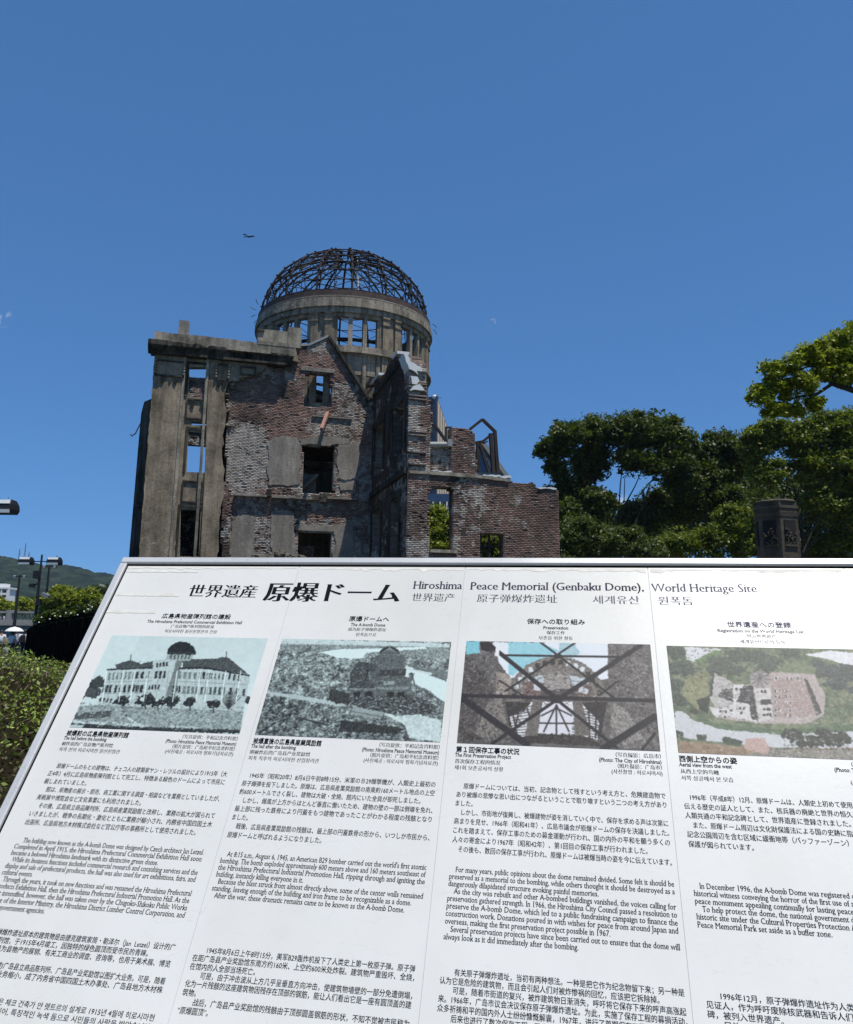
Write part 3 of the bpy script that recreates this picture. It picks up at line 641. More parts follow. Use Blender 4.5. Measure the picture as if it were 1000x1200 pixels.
# small square putlog hole surround, pale scar
q = [loc(x, y, WE) for x, y in rect(541, 620, 546, 626)]
me = slab_mesh('wall_block', jag(q, .1, .02, True, 5), [], .3, lambda a, b, d: B(a, WE+.02-d, b)); me.materials.append(MT['conc2']); obj('wall_block', me, ruin)
# steel: pipe, brackets, frame
def PB(px, py, w_): q = loc(px, py, w_); return B(q[0], w_, q[1])
m = MB(); m.tube([PB(503.5, 521, WE-.2), PB(526, 521, WE-.2)], .13, 12); m.build('drain_pipe', 'pipe', ruin, smooth=False)
a = loc(524.5, 514.5, WE-.1); b = loc(530, 523, WE-.1); bbox('junction_box', 'pipe', a[0], b[0], WE-.5, WE-.05, b[1], a[1])
for p, q, t in (((508, 496), (523, 517), .12), ((523, 500), (523, 515), .08), ((523, 501), (530, 501), .08)):
    m = MB(); m.bar(PB(*p, WE-.25), PB(*q, WE-.25), t, t); m.build('steel_strut', 'black', ruin)
FR = [((551, 503), (565.5, 491.5), .13), ((565.5, 491.5), (581, 506.5), .13), ((575, 508), (578.5, 554), .16), ((580, 506), (583.5, 554), .15), ((556.5, 519), (566, 517.5), .12), ((566, 517.5), (577, 508.5), .12),
      ((559.5, 519), (561, 553), .13), ((562.5, 520), (573, 553), .13), ((566, 520), (572, 517), .06), ((575.5, 530), (581, 530), .07), ((576, 542), (582, 542), .07)]
for p, q, t in FR:
    m = MB(); m.bar(PB(*p, WE-.35), PB(*q, WE-.35), t, t); m.build('steel_strut', 'rust', ruin)

# ------------------------------------------------------------------ drum and dome
DC = at(404.5, 372, 50.0)[:2]
AC = math.atan2(-DC[0], DC[1])                # angle of the camera seen from the centre, from -y towards +x
RD = 5.33
def zY(y, R): 
    Yf = DC[1]-R*math.cos(AC); return at(404.5, y, Yf)[2]
def D3(phi, r, z): a = phi+AC; return (DC[0]+r*math.sin(a), DC[1]-r*math.cos(a), z)
def arc(m, r0, r1, z0, z1, a0, a1, n_=None):
    n_ = n_ or max(1, int(abs(a1-a0)/math.radians(4))); full = abs(a1-a0) > 6.28
    v = []
    for i in range(n_+(0 if full else 1)):
        a = a0+(a1-a0)*i/n_
        v += [D3(a, r0, z0), D3(a, r1, z0), D3(a, r1, z1), D3(a, r0, z1)]
    f = []; K = n_ if full else n_+1
    for i in range(n_):
        p = i*4; q = ((i+1) % K)*4
        for j in range(4): f.append((p+j, q+j, q+(j+1) % 4, p+(j+1) % 4))
    if not full: f.append((0, 1, 2, 3)); f.append(tuple(n_*4+j for j in (3, 2, 1, 0)))
    return m.add(v, f)
rad = math.radians
z_wt, z_wb = zY(370.5, RD), zY(405, RD)
z_sb = zY(414, RD+.2)
z_c0, z_c1, z_c2 = zY(366, RD), zY(358, RD+.25), zY(346.5, RD+.35)
z_ring = zY(340, RD+.1)
PH0 = rad(8.2)
z_dw = loc(370, 430, WB)[1]; a_f = math.atan2(DN[0], -DN[1])-AC
drum = MB(); arc(drum, RD-.35, RD-.12, z_dw, z_wb-.35, 0, 2*math.pi, 96); arc(drum, RD-.35, RD-.12, 0, z_dw-.002, a_f+math.radians(50), a_f+math.radians(310), 70); drum = drum.build('drum', 'drum', ruin)
for (pz, r_) in ((503, RD-.4), (585, RD-.4)):
    z = loc(370, pz, -3)[1]; m = MB(); m.lathe([(r_, z-.2), (r_, z)], (DC[0], DC[1], 0), 40); m.build('drum_shade_slab', 'conc2', drum)  # slabs added inside the drum to darken the lower rooms
rr = random.Random(8)
for k in range(9):
    s0 = loc(355+k*4, 450, -3)[0]; z0 = loc(370, (455, 470, 540, 530)[k % 4], -3)[1]+rr.uniform(-.3, .3); m = MB()
    m.bar(B(s0-1.5+rr.uniform(-1, 1), -2.2-k*.4, z0), B(s0+1.6, -2.4-k*.5, z0+rr.uniform(-.6, .9)), .14, .2); m.build('fallen_beam', 'rust', drum)
m = MB(); arc(m, RD-.35, RD+.10, z_wb-.36, z_wb, 0, 2*math.pi, 96); arc(m, RD-.34, RD+.2, z_wb-.42, z_wb-.30, 0, 2*math.pi, 96); m.build('sill_band', 'drum', drum)
m = MB(); arc(m, RD-.4, RD-.02, z_wt, z_c0, 0, 2*math.pi, 96); m.build('lintel_band', 'drum', drum)
m = MB(); arc(m, RD-.4, RD+.14, z_c0-.02, z_c1, 0, 2*math.pi, 96); m.build('entablature', 'drum', drum)
m = MB(); arc(m, RD-.45, RD+.26, z_c1-.01, z_c1+(z_c2-z_c1)*.55, 0, 2*math.pi, 96); m.build('drum_cornice', 'drum', drum)
m = MB(); arc(m, RD-.45, RD+.19, z_c1+(z_c2-z_c1)*.5, z_c2, 0, 2*math.pi, 96); m.build('drum_cornice', 'drum', drum)
m = MB(); arc(m, RD-.25, RD+.12, z_c2-.02, z_ring, 0, 2*math.pi, 96); m.build('ring_beam', 'rustband', drum)
m = MB(); arc(m, RD-.1, RD+.17, z_c2+.04, z_c2+.12, 0, 2*math.pi, 96); m.build('ring_flange', 'plaster', drum)
for k in range(8):
    c0 = PH0+k*rad(45)
    for t in (-4.6, 4.6, ):
        m = MB(); arc(m, RD-.33, RD-.04, z_wb-.01, z_wt+.01, c0+rad(t-1.25), c0+rad(t+1.25), 1); m.build('mullion', 'drum', drum)
    for t in (-13.7, 13.7):
        m = MB(); arc(m, RD-.33, RD-.10, z_wb-.01, z_wt+.01, c0+rad(t-.9), c0+rad(t+.9), 1); m.build('jamb', 'drum', drum)
    c1 = c0+rad(22.5)
    m = MB(); arc(m, RD-.33, RD-.06, z_wb-.01, z_wt+.01, c1-rad(8.0), c1+rad(8.0), 4); m.build('pier_panel', 'drum', drum)
    for t in (-4.4, 4.4):
        m = MB(); arc(m, RD-.1, RD+.08, z_wb-.005, z_wt+.1, c1+rad(t-2.1), c1+rad(t+2.1), 2)
        arc(m, RD-.1, RD+.14, z_wt-.30, z_wt-.22, c1+rad(t-2.4), c1+rad(t+2.4), 2); arc(m, RD-.1, RD+.14, z_wt+.1, z_c0, c1+rad(t-2.4), c1+rad(t+2.4), 2)
        m.build('drum_pilaster', 'conc', drum)
        m = MB(); arc(m, RD-.14, RD+.03, z_wb-3.4, z_wb-.42, c1+rad(t-2.1), c1+rad(t+2.1), 2); m.build('lower_pilaster', 'conc', drum)
    for t in (-13.6, -4.6, 4.6, 13.6):
        m = MB(); arc(m, RD-.14, RD-.02, z_wb-3.4, z_wb-.42, c0+rad(t-1.1), c0+rad(t+1.1), 1); m.build('lower_pilaster', 'drum', drum)
m = MB(); arc(m, RD-.14, RD+.05, z_wb-3.75, z_wb-3.38, 0, 2*math.pi, 96); m.build('lower_band', 'drum', drum)
# inner ring beams seen through the windows
m = MB(); arc(m, RD-.75, RD-.5, z_wb+.55, z_wb+.68, 0, 2*math.pi, 48); m.build('inner_ring', 'rust', drum)
# spindly wires on the cornice sides
for (px, py, dx, dy) in ((303, 357, -3, -7), (300, 363, -6, -3), (299.5, 369, -5, 3), (302, 375, -4, 4), (507, 380, 5, 4), (508, 386, 4, 6)):
    m = MB(); m.tube([at(px, py, 50), at(px+dx*.6, py+dy*.4, 50), at(px+dx, py+dy, 50)], .02, 4); m.build('wire_stub', 'rust', drum)
# dome frame
HD, R0D = 4.45, 5.28; NR = 16; LV = 9
dome = MB(); arc(dome, R0D-.08, R0D+.08, z_ring-.005, z_ring+.12, 0, 2*math.pi, 64); dome = dome.build('dome_frame', 'rust', ruin)
def prof(t, off=0.0):
    r = (R0D-off)*math.cos(t); z = z_ring+.06+(HD-off)*math.sin(t); return r, z
ts = [rad(84)*i/LV for i in range(LV+1)]
def RM(a): return Matrix.Translation(Vector((DC[0], DC[1], 0))) @ Matrix.Rotation(a, 4, 'Z')
def L3(phi, r, z): return (r*math.sin(phi), -r*math.cos(phi), z)
rib = MB(); fine = [rad(84)*i/24 for i in range(25)]
rib.tube([L3(0, *prof(t)) for t in fine], .062, 5)
rib.tube([L3(0, *prof(t, .42)) for t in fine], .045, 5)
for i in range(LV*2):
    t0, t1 = rad(84)*i/(LV*2), rad(84)*(i+1)/(LV*2)
    rib.tube([L3(0, *prof(t0, .42 if i % 2 else 0)), L3(0, *prof(t1, 0 if i % 2 else .42))], .024, 4)
for t in ts:
    r, z = prof(t); rib.tube([L3(0, *prof(t, .05)), L3(0, *prof(t, -.12))], .065, 5)
ribm = rib.mesh('rib'); ribm.materials.append(MT['rust'])
off = rad(4)
for k in range(NR): obj('rib', ribm, dome, RM(AC+off+k*2*math.pi/NR))
for i in range(1, LV+1):
    r, z = prof(ts[i]); m = MB(); n_ = 48
    pts = [(DC[0]+r*math.cos(2*math.pi*j/n_), DC[1]+r*math.sin(2*math.pi*j/n_), z+.02*math.sin(j*1.7+i)) for j in range(n_+1)]
    m.tube(pts, .038, 4, False); m.build('purlin_ring', 'rust', dome)
    if i in (4, 9):
        r, z = prof(ts[i], .42); m = MB(); m.tube([(DC[0]+r*math.cos(2*math.pi*j/n_), DC[1]+r*math.sin(2*math.pi*j/n_), z) for j in range(n_+1)], .035, 4, False); m.build('purlin_ring', 'rust', dome)
st_ = 2*math.pi/NR
for i in range(0, LV, 1):
    for sgn in (0, 1):
        if (i % 2 != sgn and i > 4) or i > 7: continue
        r0, z0 = prof(ts[i], .1); r1, z1 = prof(ts[i+1], .1)
        m = MB(); a, b = (0, st_) if sgn else (st_, 0)
        m.tube([L3(a, r0, z0), L3(b, r1, z1)], .023, 4); me = m.mesh('cross_brace'); me.materials.append(MT['rust'])
        for k in range(NR):
            if random.Random(i*100+k*3+sgn).random() < 0.50: continue
            obj('cross_brace', me, dome, RM(AC+off+k*st_))
# minor intermediate ribs
mr_ = MB(); mr_.tube([L3(st_/2, *prof(t, .05)) for t in fine[:19]], .03, 4); mrm = mr_.mesh('minor_rib'); mrm.materials.append(MT['rust'])
for k in range(NR):
    if k % 3 != 1: obj('minor_rib', mrm, dome, RM(AC+off+k*st_))
# pale spiral stair pole inside the dome
m = MB(); m.tube([at(418, 300, 50), at(419.5, 330, 50), at(420, 352, 50)], .09, 6); m.build('pale_pole', 'cap', dome)

# ------------------------------------------------------------------ information board
bh = -(RR*(-5500)/FPX + UU*(-112)/FPX + _f); bh /= np.linalg.norm(bh)
bv = RR*155/FPX + UU*918/FPX + _f; bv /= np.linalg.norm(bv); bv -= bh*bv.dot(bh); bv /= np.linalg.norm(bv)
bn = np.cross(bh, bv)                        # away from the ground, towards the reader
BO = CAMPOS + ray(150, 662)*1.35
def bd(u, v, h=0.0): return tuple(BO + bh*u + bv*v + bn*h)
def uv(x, y):
    d = ray(x, y); t = (BO-CAMPOS).dot(bn)/d.dot(bn); p = CAMPOS+d*t-BO; return p.dot(bh), p.dot(bv)
BW, BH = 1.375, 0.86
MT['gap_shade'] = plain('black_gap_shade', (.008, .008, .009), 1.0, 0, 0.0)  # black strips added to paint the dark gap between frame and panels
board = thing('information_board', bd(BW/2, -BH, -.3), 'large tilted white information board with photographs and text in four languages, filling the foreground', 'information board')
board.location.z = 0; WM[board.name] = Matrix.Translation(board.location)
def bbx(m, u0, u1, v0, v1, h0, h1): return m.hexa([bd(u0, v0, h0), bd(u1, v0, h0), bd(u1, v1, h0), bd(u0, v1, h0), bd(u0, v0, h1), bd(u1, v0, h1), bd(u1, v1, h1), bd(u0, v1, h1)])
COLS = [0.0, 0.2918, 0.5530, 0.8195, 1.0850, BW]
faces = []
for i in range(5):
    m = MB(); bbx(m, COLS[i]+(.0006 if i else 0.0020), COLS[i+1]-(.0002 if i < 4 else .0020), -BH+.002, -.0024, -.006, 0)
    faces.append(m.build('panel', 'board', board))
for i in range(1, 5):
    m = MB(); bbx(m, COLS[i]-.0001, COLS[i]+.0006, -BH+.003, -.0045, -.003, .00025); m.build('panel_seam', 'seam', board)
fwid = .0125
for (u0, u1, v0, v1) in ((-fwid, BW+fwid, .0015, fwid+.001), (-fwid, BW+fwid, -BH-fwid, -BH-.0015), (-fwid, -.0008, -BH-.0014, .0014), (BW+.0015, BW+fwid, -BH-.0014, .0014)):
    m = MB(); e = .0016
    b = [bd(u0, v0, -.02), bd(u1, v0, -.02), bd(u1, v1, -.02), bd(u0, v1, -.02), bd(u0, v0, .003), bd(u1, v0, .003), bd(u1, v1, .003), bd(u0, v1, .003), bd(u0+e, v0+e, .0045), bd(u1-e, v0+e, .0045), bd(u1-e, v1-e, .0045), bd(u0+e, v1-e, .0045)]
    m.add(b, [(0, 3, 2, 1), (0, 1, 5, 4), (1, 2, 6, 5), (2, 3, 7, 6), (3, 0, 4, 7), (4, 5, 9, 8), (5, 6, 10, 9), (6, 7, 11, 10), (7, 4, 8, 11), (8, 9, 10, 11)])
    m.build('frame_bar', 'frame', board)
m = MB(); bbx(m, -.004, BW+.004, -BH-.004, .004, -.026, -.0075); m.build('backing_plate', 'black', board)
for q in ((0, BW, -.00235, .00145), (0, BW, -BH-.0014, -BH+.0019)): m = MB(); bbx(m, *q, -.007, -.0003); m.build('gap_shade', 'gap_shade', board)
for q in ((-.00075, .00195), (BW-.0019, BW+.0014)): m = MB(); bbx(m, *q, -BH+.0019, -.0024, -.0068, -.0003); m.build('gap_shade', 'gap_shade', board)
for u in (-.012, BW-.03):                    # dark posts carrying the board
    p = np.array(bd(u+.02, .008, -.045)); q = np.array(bd(u+.02, -BH, -.045)); 
    m = MB(); m.bar(tuple(p), tuple(q), .05, .03, tuple(bn)); m.build('back_batten', 'bark', board)
    pm = np.array(bd(u+.02, -.35, -.07)); m = MB(); m.box(pm[0]-.035, pm[0]+.035, pm[1]-.035, pm[1]+.035, 0, pm[2]); m.build('leg', 'bark', board)

def glyph_mesh(text, mincho=0.0, serif=False, bold=0.0):
    cu = bpy.data.curves.new('tx', 'FONT'); cu.body = text; cu.size = 1.0; cu.resolution_u = 2
    o = bpy.data.objects.new('tx', cu); COL.objects.link(o)
    dg = bpy.context.evaluated_depsgraph_get(); me = bpy.data.meshes.new_from_object(o.evaluated_get(dg))
    nv = len(me.vertices); co = np.zeros(nv*3); me.vertices.foreach_get('co', co); co = co.reshape(-1, 3)[:, :2].copy()
    fs = [tuple(p.vertices) for p in me.polygons]
    bpy.data.objects.remove(o); bpy.data.curves.remove(cu); bpy.data.meshes.remove(me)
    ed = set()
    sgn = []
    for f in fs:
        a = sum(co[f[i]][0]*co[f[(i+1) % len(f)]][1]-co[f[(i+1) % len(f)]][0]*co[f[i]][1] for i in range(len(f)))
        if a < 0: f = f[::-1]
        sgn.append(f)
        for i in range(len(f)): ed.add((f[i], f[(i+1) % len(f)]))
    fs = sgn
    nx = {}; pv = {}
    for a, b in ed:
        if (b, a) not in ed: nx[a] = b; pv[b] = a
    dis = np.zeros_like(co); extra = []
    for a in nx:
        if a not in pv: continue
        e1 = co[a]-co[pv[a]]; e2 = co[nx[a]]-co[a]
        l1, l2 = np.linalg.norm(e1)+1e-9, np.linalg.norm(e2)+1e-9
        n1 = np.array([e1[1], -e1[0]])/l1; n2 = np.array([e2[1], -e2[0]])/l2
        nn = n1+n2; q = nn.dot(nn)
        nn = nn*(2/q) if q > 0.5 else (n1+n2)*.7
        dis[a] = (nn[0]*(bold+mincho*.35), nn[1]*(bold-mincho))
    if serif:
        for a in list(nx):
            b = nx[a]
            if a not in pv or b not in nx: continue
            e = co[b]-co[a]; L = abs(e[0])
            if abs(e[1]) < .006 and .05 < L < .15:
                p = co[pv[a]]-co[a]; q = co[nx[b]]-co[b]
                if abs(p[0]) < .35*abs(p[1]) and abs(q[0]) < .35*abs(q[1]) and p[1]*q[1] > 0 and min(abs(p[1]), abs(q[1])) > .06:
                    y = co[a][1]; x0, x1 = sorted((co[a][0], co[b][0])); up = p[1] > 0
                    ex = .062
                    y0, y1 = (y, y+.038) if up else (y-.038, y)
                    extra.append((x0-ex, x1+ex, y0, y1))
    co = co+dis
    v = [tuple(x) for x in co]
    for x0, x1, y0, y1 in extra:
        k = len(v); v += [(x0, y0), (x1, y0), (x1, y1), (x0, y1)]; fs.append((k, k+1, k+2, k+3))
    return np.array(v), fs
class Print:
    def __init__(s, mat='ink'): s.v = []; s.f = []; s.mat = mat
    def line(s, text, u0, v, em, u1=None, align='l', mincho=.022, serif=False, bold=0.0, slim=1.0):
        lead = len(text)-len(text.lstrip(' \u3000'))
        text = text.strip(' \u3000')
        co, fs = glyph_mesh(text, mincho, serif, bold)
        x0, x1 = co[:, 0].min(), co[:, 0].max()
        sx = (u1-u0)/(x1-x0) if u1 is not None and align == 'l' else em*slim
        if align == 'r': ox = u1-(x1-x0)*sx
        elif align == 'c': ox = u0-(x1-x0)*sx/2
        else: ox = u0
        k = len(s.v)
        s.v += [bd(ox+(x-x0)*sx, v+y*em, .00035) for x, y in co]; s.f += [tuple(i+k for i in f) for f in fs]
    def build(s, name, parent):
        me = bpy.data.meshes.new(name); me.from_pydata(s.v, [], s.f); me.materials.append(MT[s.mat])
        return obj(name, me, parent, kind='stuff')
def para(parent, ci, v0, pitch, em, lines, serif=False, bold=0.0, mincho=.022):
    """lines: (indent in em, text, full width?)"""
    L = COLS[ci]+.0185+.0105*(ci == 0); R = COLS[ci+1]-.0165+(.0075 if ci in (2, 3) else .008 if ci == 1 else 0)
    if ci == 0: L, R = .0293, .2757
    if ci == 1: L, R = .2985, .5440
    if ci == 2: L, R = .5705, .8140
    if ci == 3: L, R = .8335, 1.0790
    p = Print(); ratio = []
    for i, (ind, t, full) in enumerate(lines):
        if not t: continue
        co, fs = glyph_mesh(t[:1]+t[1:], 0)
        wn_ = co[:, 0].max()-co[:, 0].min()
        if full: sx = (R-L-ind*em)/wn_; ratio.append(sx)
    rs = sorted(ratio)[len(ratio)//2]/em if ratio else 1
    for i, (ind, t, full) in enumerate(lines):
        if not t: continue
        if full: p.line(t, L+ind*em, v0-i*pitch, em, R, mincho=mincho, serif=serif, bold=bold)
        else: p.line(t, L+ind*em, v0-i*pitch, em, mincho=mincho, serif=serif, bold=bold, slim=rs)
    return p.build('text_paragraph', parent)

# heading across the whole board
p = Print()
p.line('世界遺産', .1240, -.0615, .0268, .2362, mincho=.030, bold=.014)
p.line('原爆ドーム', .2486, -.0668, .0400, .4605, mincho=.034, bold=.024)
p.build('heading_text', board)
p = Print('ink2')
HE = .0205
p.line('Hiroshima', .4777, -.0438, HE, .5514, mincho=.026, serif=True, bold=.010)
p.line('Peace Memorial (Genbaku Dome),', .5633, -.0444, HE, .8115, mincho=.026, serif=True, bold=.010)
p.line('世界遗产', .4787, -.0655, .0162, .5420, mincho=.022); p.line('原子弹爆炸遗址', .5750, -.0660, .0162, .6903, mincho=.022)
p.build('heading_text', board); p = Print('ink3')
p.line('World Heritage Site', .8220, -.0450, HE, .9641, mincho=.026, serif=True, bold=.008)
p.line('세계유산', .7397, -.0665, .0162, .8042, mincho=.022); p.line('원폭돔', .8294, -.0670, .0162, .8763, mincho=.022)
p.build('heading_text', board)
TT = [('広島県物産陳列館の建設', 'The Hiroshima Prefectural Commercial Exhibition Hall', '广岛县物产陈列馆的建设', '히로시마현 물산진열관의 건설', .1524, .1104, .1517),
      ('原爆ドームへ', 'The A-bomb Dome', '成为原子弹爆炸遗址', '원폭돔으로', .4203, .0596, .0512),
      ('保存への取り組み', 'Preservation', '保存工作', '보존을 위한 활동', .6880, .0800, .0345),
      ('世界遺産への登録', 'Registration on the World Heritage List', '列入世界遗产', '세계유산으로의 등록', .9568, .0812, .1092)]
for i, (a, b, c_, d, uc, wa, wb) in enumerate(TT):
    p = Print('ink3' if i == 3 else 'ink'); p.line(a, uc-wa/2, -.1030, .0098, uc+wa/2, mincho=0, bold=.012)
    p.line(b, uc-wb/2, -.1120, .0073, uc+wb/2, serif=True, mincho=.012, bold=.010)
    p.line(c_, uc, -.1200, .0064, align='c', slim=.98, bold=.004); p.line(d, uc, -.1290, .0068, align='c', slim=.98, bold=.004)
    p.build('column_title', faces[i])
CAP = [('被爆前の広島県物産陳列館', .0915, 'The hall before the bombing', .0625, '被炸前的广岛县物产陈列馆', '피폭 전의 히로시마현 물산진열관'),
       ('被爆直後の広島県産業奨励館', .0925, 'The hall after the bombing', .0600, '刚被炸后的广岛县产业奖励馆', '피폭 직후의 히로시마현 산업장려관'),
       ('第１回保存工事の状況', .0790, 'The First Preservation Project', .0690, '首次保存工程的情况', '제1회 보존공사의 상황'),
       ('西側上空からの姿', .0660, 'Aerial view from the west', .0590, '从西上空的鸟瞰', '서쪽 상공에서 본 모습')]
CR = [('（写真提供：平和記念資料館）', '(Photo: Hiroshima Peace Memorial Museum)', '（照片提供：广岛和平纪念资料馆）', '(사진제공 : 히로시마 평화기념자료관)', .0990)]*2 + \
     [('（写真撮影：広島市）', '(Photo: The City of Hiroshima)', '（照片摄影：广岛市）', '(사진촬영 : 히로시마시)', .0730)]*2
LC = [.0293, .2975, .5650, .8338]; RC = [.2757, .5440, .8130, 1.0790]
for i in range(4):
    a, wa, b, wb, c_, d = CAP[i]; p = Print()
    p.line(a, LC[i], -.2975, .0086, LC[i]+wa, mincho=0, bold=.020)
    p.line(b, LC[i]-.0008, -.3040, .0070, LC[i]+wb, serif=True, mincho=.010, bold=.012)
    p.line(c_, LC[i], -.3122, .0064, slim=.98, bold=.004); p.line(d, LC[i], -.3205, .0066, slim=.98, bold=.004)
    e, f, g, h, we = CR[i]
    p.line(e, 0, -.2950, .0064, RC[i], 'r', slim=.96, bold=.004); p.line(f, RC[i]-we, -.3022, .0070, RC[i], serif=True, mincho=.010, bold=.010)
    p.line(g, 0, -.3092, .0062, RC[i], 'r', slim=.96, bold=.004); p.line(h, 0, -.3165, .0064, RC[i], 'r', slim=.96, bold=.004)
    p.build('caption', faces[i])
I = 1.0
JP = [[(1, '原爆ドームのもとの建物は、チェコ人の建築家ヤン・レツルの設計により1915年（大', 1), (0, '正4年）4月に広島県物産陳列館として完工し、特徴ある緑色のドームによって市民に', 1), (0, '親しまれていました。', 0),
       (1, '館は、県物産の展示・即売、商工業に関する調査・相談などを業務としていましたが、', 1), (0, '美術展や博覧会など文化事業にも利用されました。', 0), (1, 'その後、広島県立商品陳列所、広島県産業奨励館と改称し、業務の拡大が図られて', 1),
       (0, 'いきましたが、戦争の長期化・激化とともに業務が縮小され、内務省中国四国土木', 1), (0, '出張所、広島県地方木材株式会社など官公庁等の事務所として使用されました。', 0)],
      [(1, '1945年（昭和20年）8月6日午前8時15分、米軍のＢ29爆撃機が、人類史上最初の', 1), (0, '原子爆弾を投下しました。原爆は、広島県産業奨励館の南東約160メートル地点の上空', 1), (0, '約600メートルでさく裂し、建物は大破・全焼、館内にいた全員が即死しました。', 0),
       (1, 'しかし、爆風が上方からほとんど垂直に働いたため、建物の壁の一部は倒壊を免れ、', 1), (0, '最上部に残った鉄骨により円蓋をもつ建物であったことがわかる程度の残骸となり', 1), (0, 'ました。', 0),
       (1, '戦後、広島県産業奨励館の残骸は、最上部の円蓋鉄骨の形から、いつしか市民から、', 1), (0, '原爆ドームと呼ばれるようになりました。', 0)],
      [(1, '原爆ドームについては、当初、記念物として残すという考え方と、危険建造物で', 1), (0, 'あり被爆の悲惨な思い出につながるということで取り壊すという二つの考え方があり', 1), (0, 'ました。', 0),
       (1, 'しかし、市街地が復興し、被爆建物が姿を消していく中で、保存を求める声は次第に', 1), (0, '高まりを見せ、1966年（昭和41年）、広島市議会が原爆ドームの保存を決議しました。', 1), (0, 'これを踏まえて、保存工事のための募金運動が行われ、国の内外の平和を願う多くの', 1),
       (0, '人々の寄金により1967年（昭和42年）、第1回目の保存工事が行われました。', 0), (1, 'その後も、数回の保存工事が行われ、原爆ドームは被爆当時の姿を今に伝えています。', 1)],
      [(1, '1996年（平成8年）12月、原爆ドームは、人類史上初めて使用された核兵器の惨禍を', 1), (0, '伝える歴史の証人として、また、核兵器の廃絶と世界の恒久平和の大切さを訴える', 1), (0, '人類共通の平和記念碑として、世界遺産に登録されました。', 0),
       (1, 'また、原爆ドーム周辺は文化財保護法による国の史跡に指定されるとともに、平和', 1), (0, '記念公園周辺を含む区域に緩衝地帯（バッファーゾーン）が設けられ、その適切な', 1), (0, '保護が図られています。', 0)]]
EN = [[(1, 'The building now known as the A-bomb Dome was designed by Czech architect Jan Letzel.', 1), (0, 'Completed in April 1915, the Hiroshima Prefectural Commercial Exhibition Hall soon', 1), (0, 'became a beloved Hiroshima landmark with its distinctive green dome.', 0),
       (.6, 'While its business functions included commercial research and consulting services and the', 1), (0, 'display and sale of prefectural products, the hall was also used for art exhibitions, fairs, and', 1), (0, 'cultural events.', 0),
       (.6, 'Through the years, it took on new functions and was renamed the Hiroshima Prefectural', 1), (0, 'Products Exhibition Hall, then the Hiroshima Prefectural Industrial Promotion Hall. As the', 1), (0, 'war intensified, however, the hall was taken over by the Chugoku-Shikoku Public Works', 1),
       (0, 'Office of the Interior Ministry, the Hiroshima District Lumber Control Corporation, and', 1), (0, 'other government agencies.', 0)],
      [(.8, "At 8:15 a.m., August 6, 1945, an American B29 bomber carried out the world's first atomic", 1), (0, 'bombing. The bomb exploded approximately 600 meters above and 160 meters southeast of', 1), (0, 'the Hiroshima Prefectural Industrial Promotion Hall, ripping through and igniting the', 1), (0, 'building, instantly killing everyone in it.', 0),
       (.6, 'Because the blast struck from almost directly above, some of the center walls remained', 1), (0, 'standing, leaving enough of the building and iron frame to be recognizable as a dome.', 0), (.6, 'After the war, these dramatic remains came to be known as the A-bomb Dome.', 0)],
      [(.8, 'For many years, public opinions about the dome remained divided. Some felt it should be', 1), (0, 'preserved as a memorial to the bombing, while others thought it should be destroyed as a', 1), (0, 'dangerously dilapidated structure evoking painful memories.', 0),
       (.8, 'As the city was rebuilt and other A-bombed buildings vanished, the voices calling for', 1), (0, 'preservation gathered strength. In 1966, the Hiroshima City Council passed a resolution to', 1), (0, 'preserve the A-bomb Dome, which led to a public fundraising campaign to finance the', 1), (0, 'construction work. Donations poured in with wishes for peace from around Japan and', 1), (0, 'overseas, making the first preservation project possible in 1967.', 0),
       (.8, 'Several preservation projects have since been carried out to ensure that the dome will', 1), (0, 'always look as it did immediately after the bombing.', 0)],
      [(.8, 'In December 1996, the A-bomb Dome was registered on the World Heritage List as a', 1), (0, 'historical witness conveying the horror of the first use of a nuclear weapon, and as a world', 1), (0, 'peace monument appealing continually for lasting peace and the abolition of such arms.', 1),
       (.8, 'To help protect the dome, the national government designated the surrounding area a', 1), (0, 'historic site under the Cultural Properties Protection Act, with a larger area in and near', 1), (0, 'Peace Memorial Park set aside as a buffer zone.', 0)]]
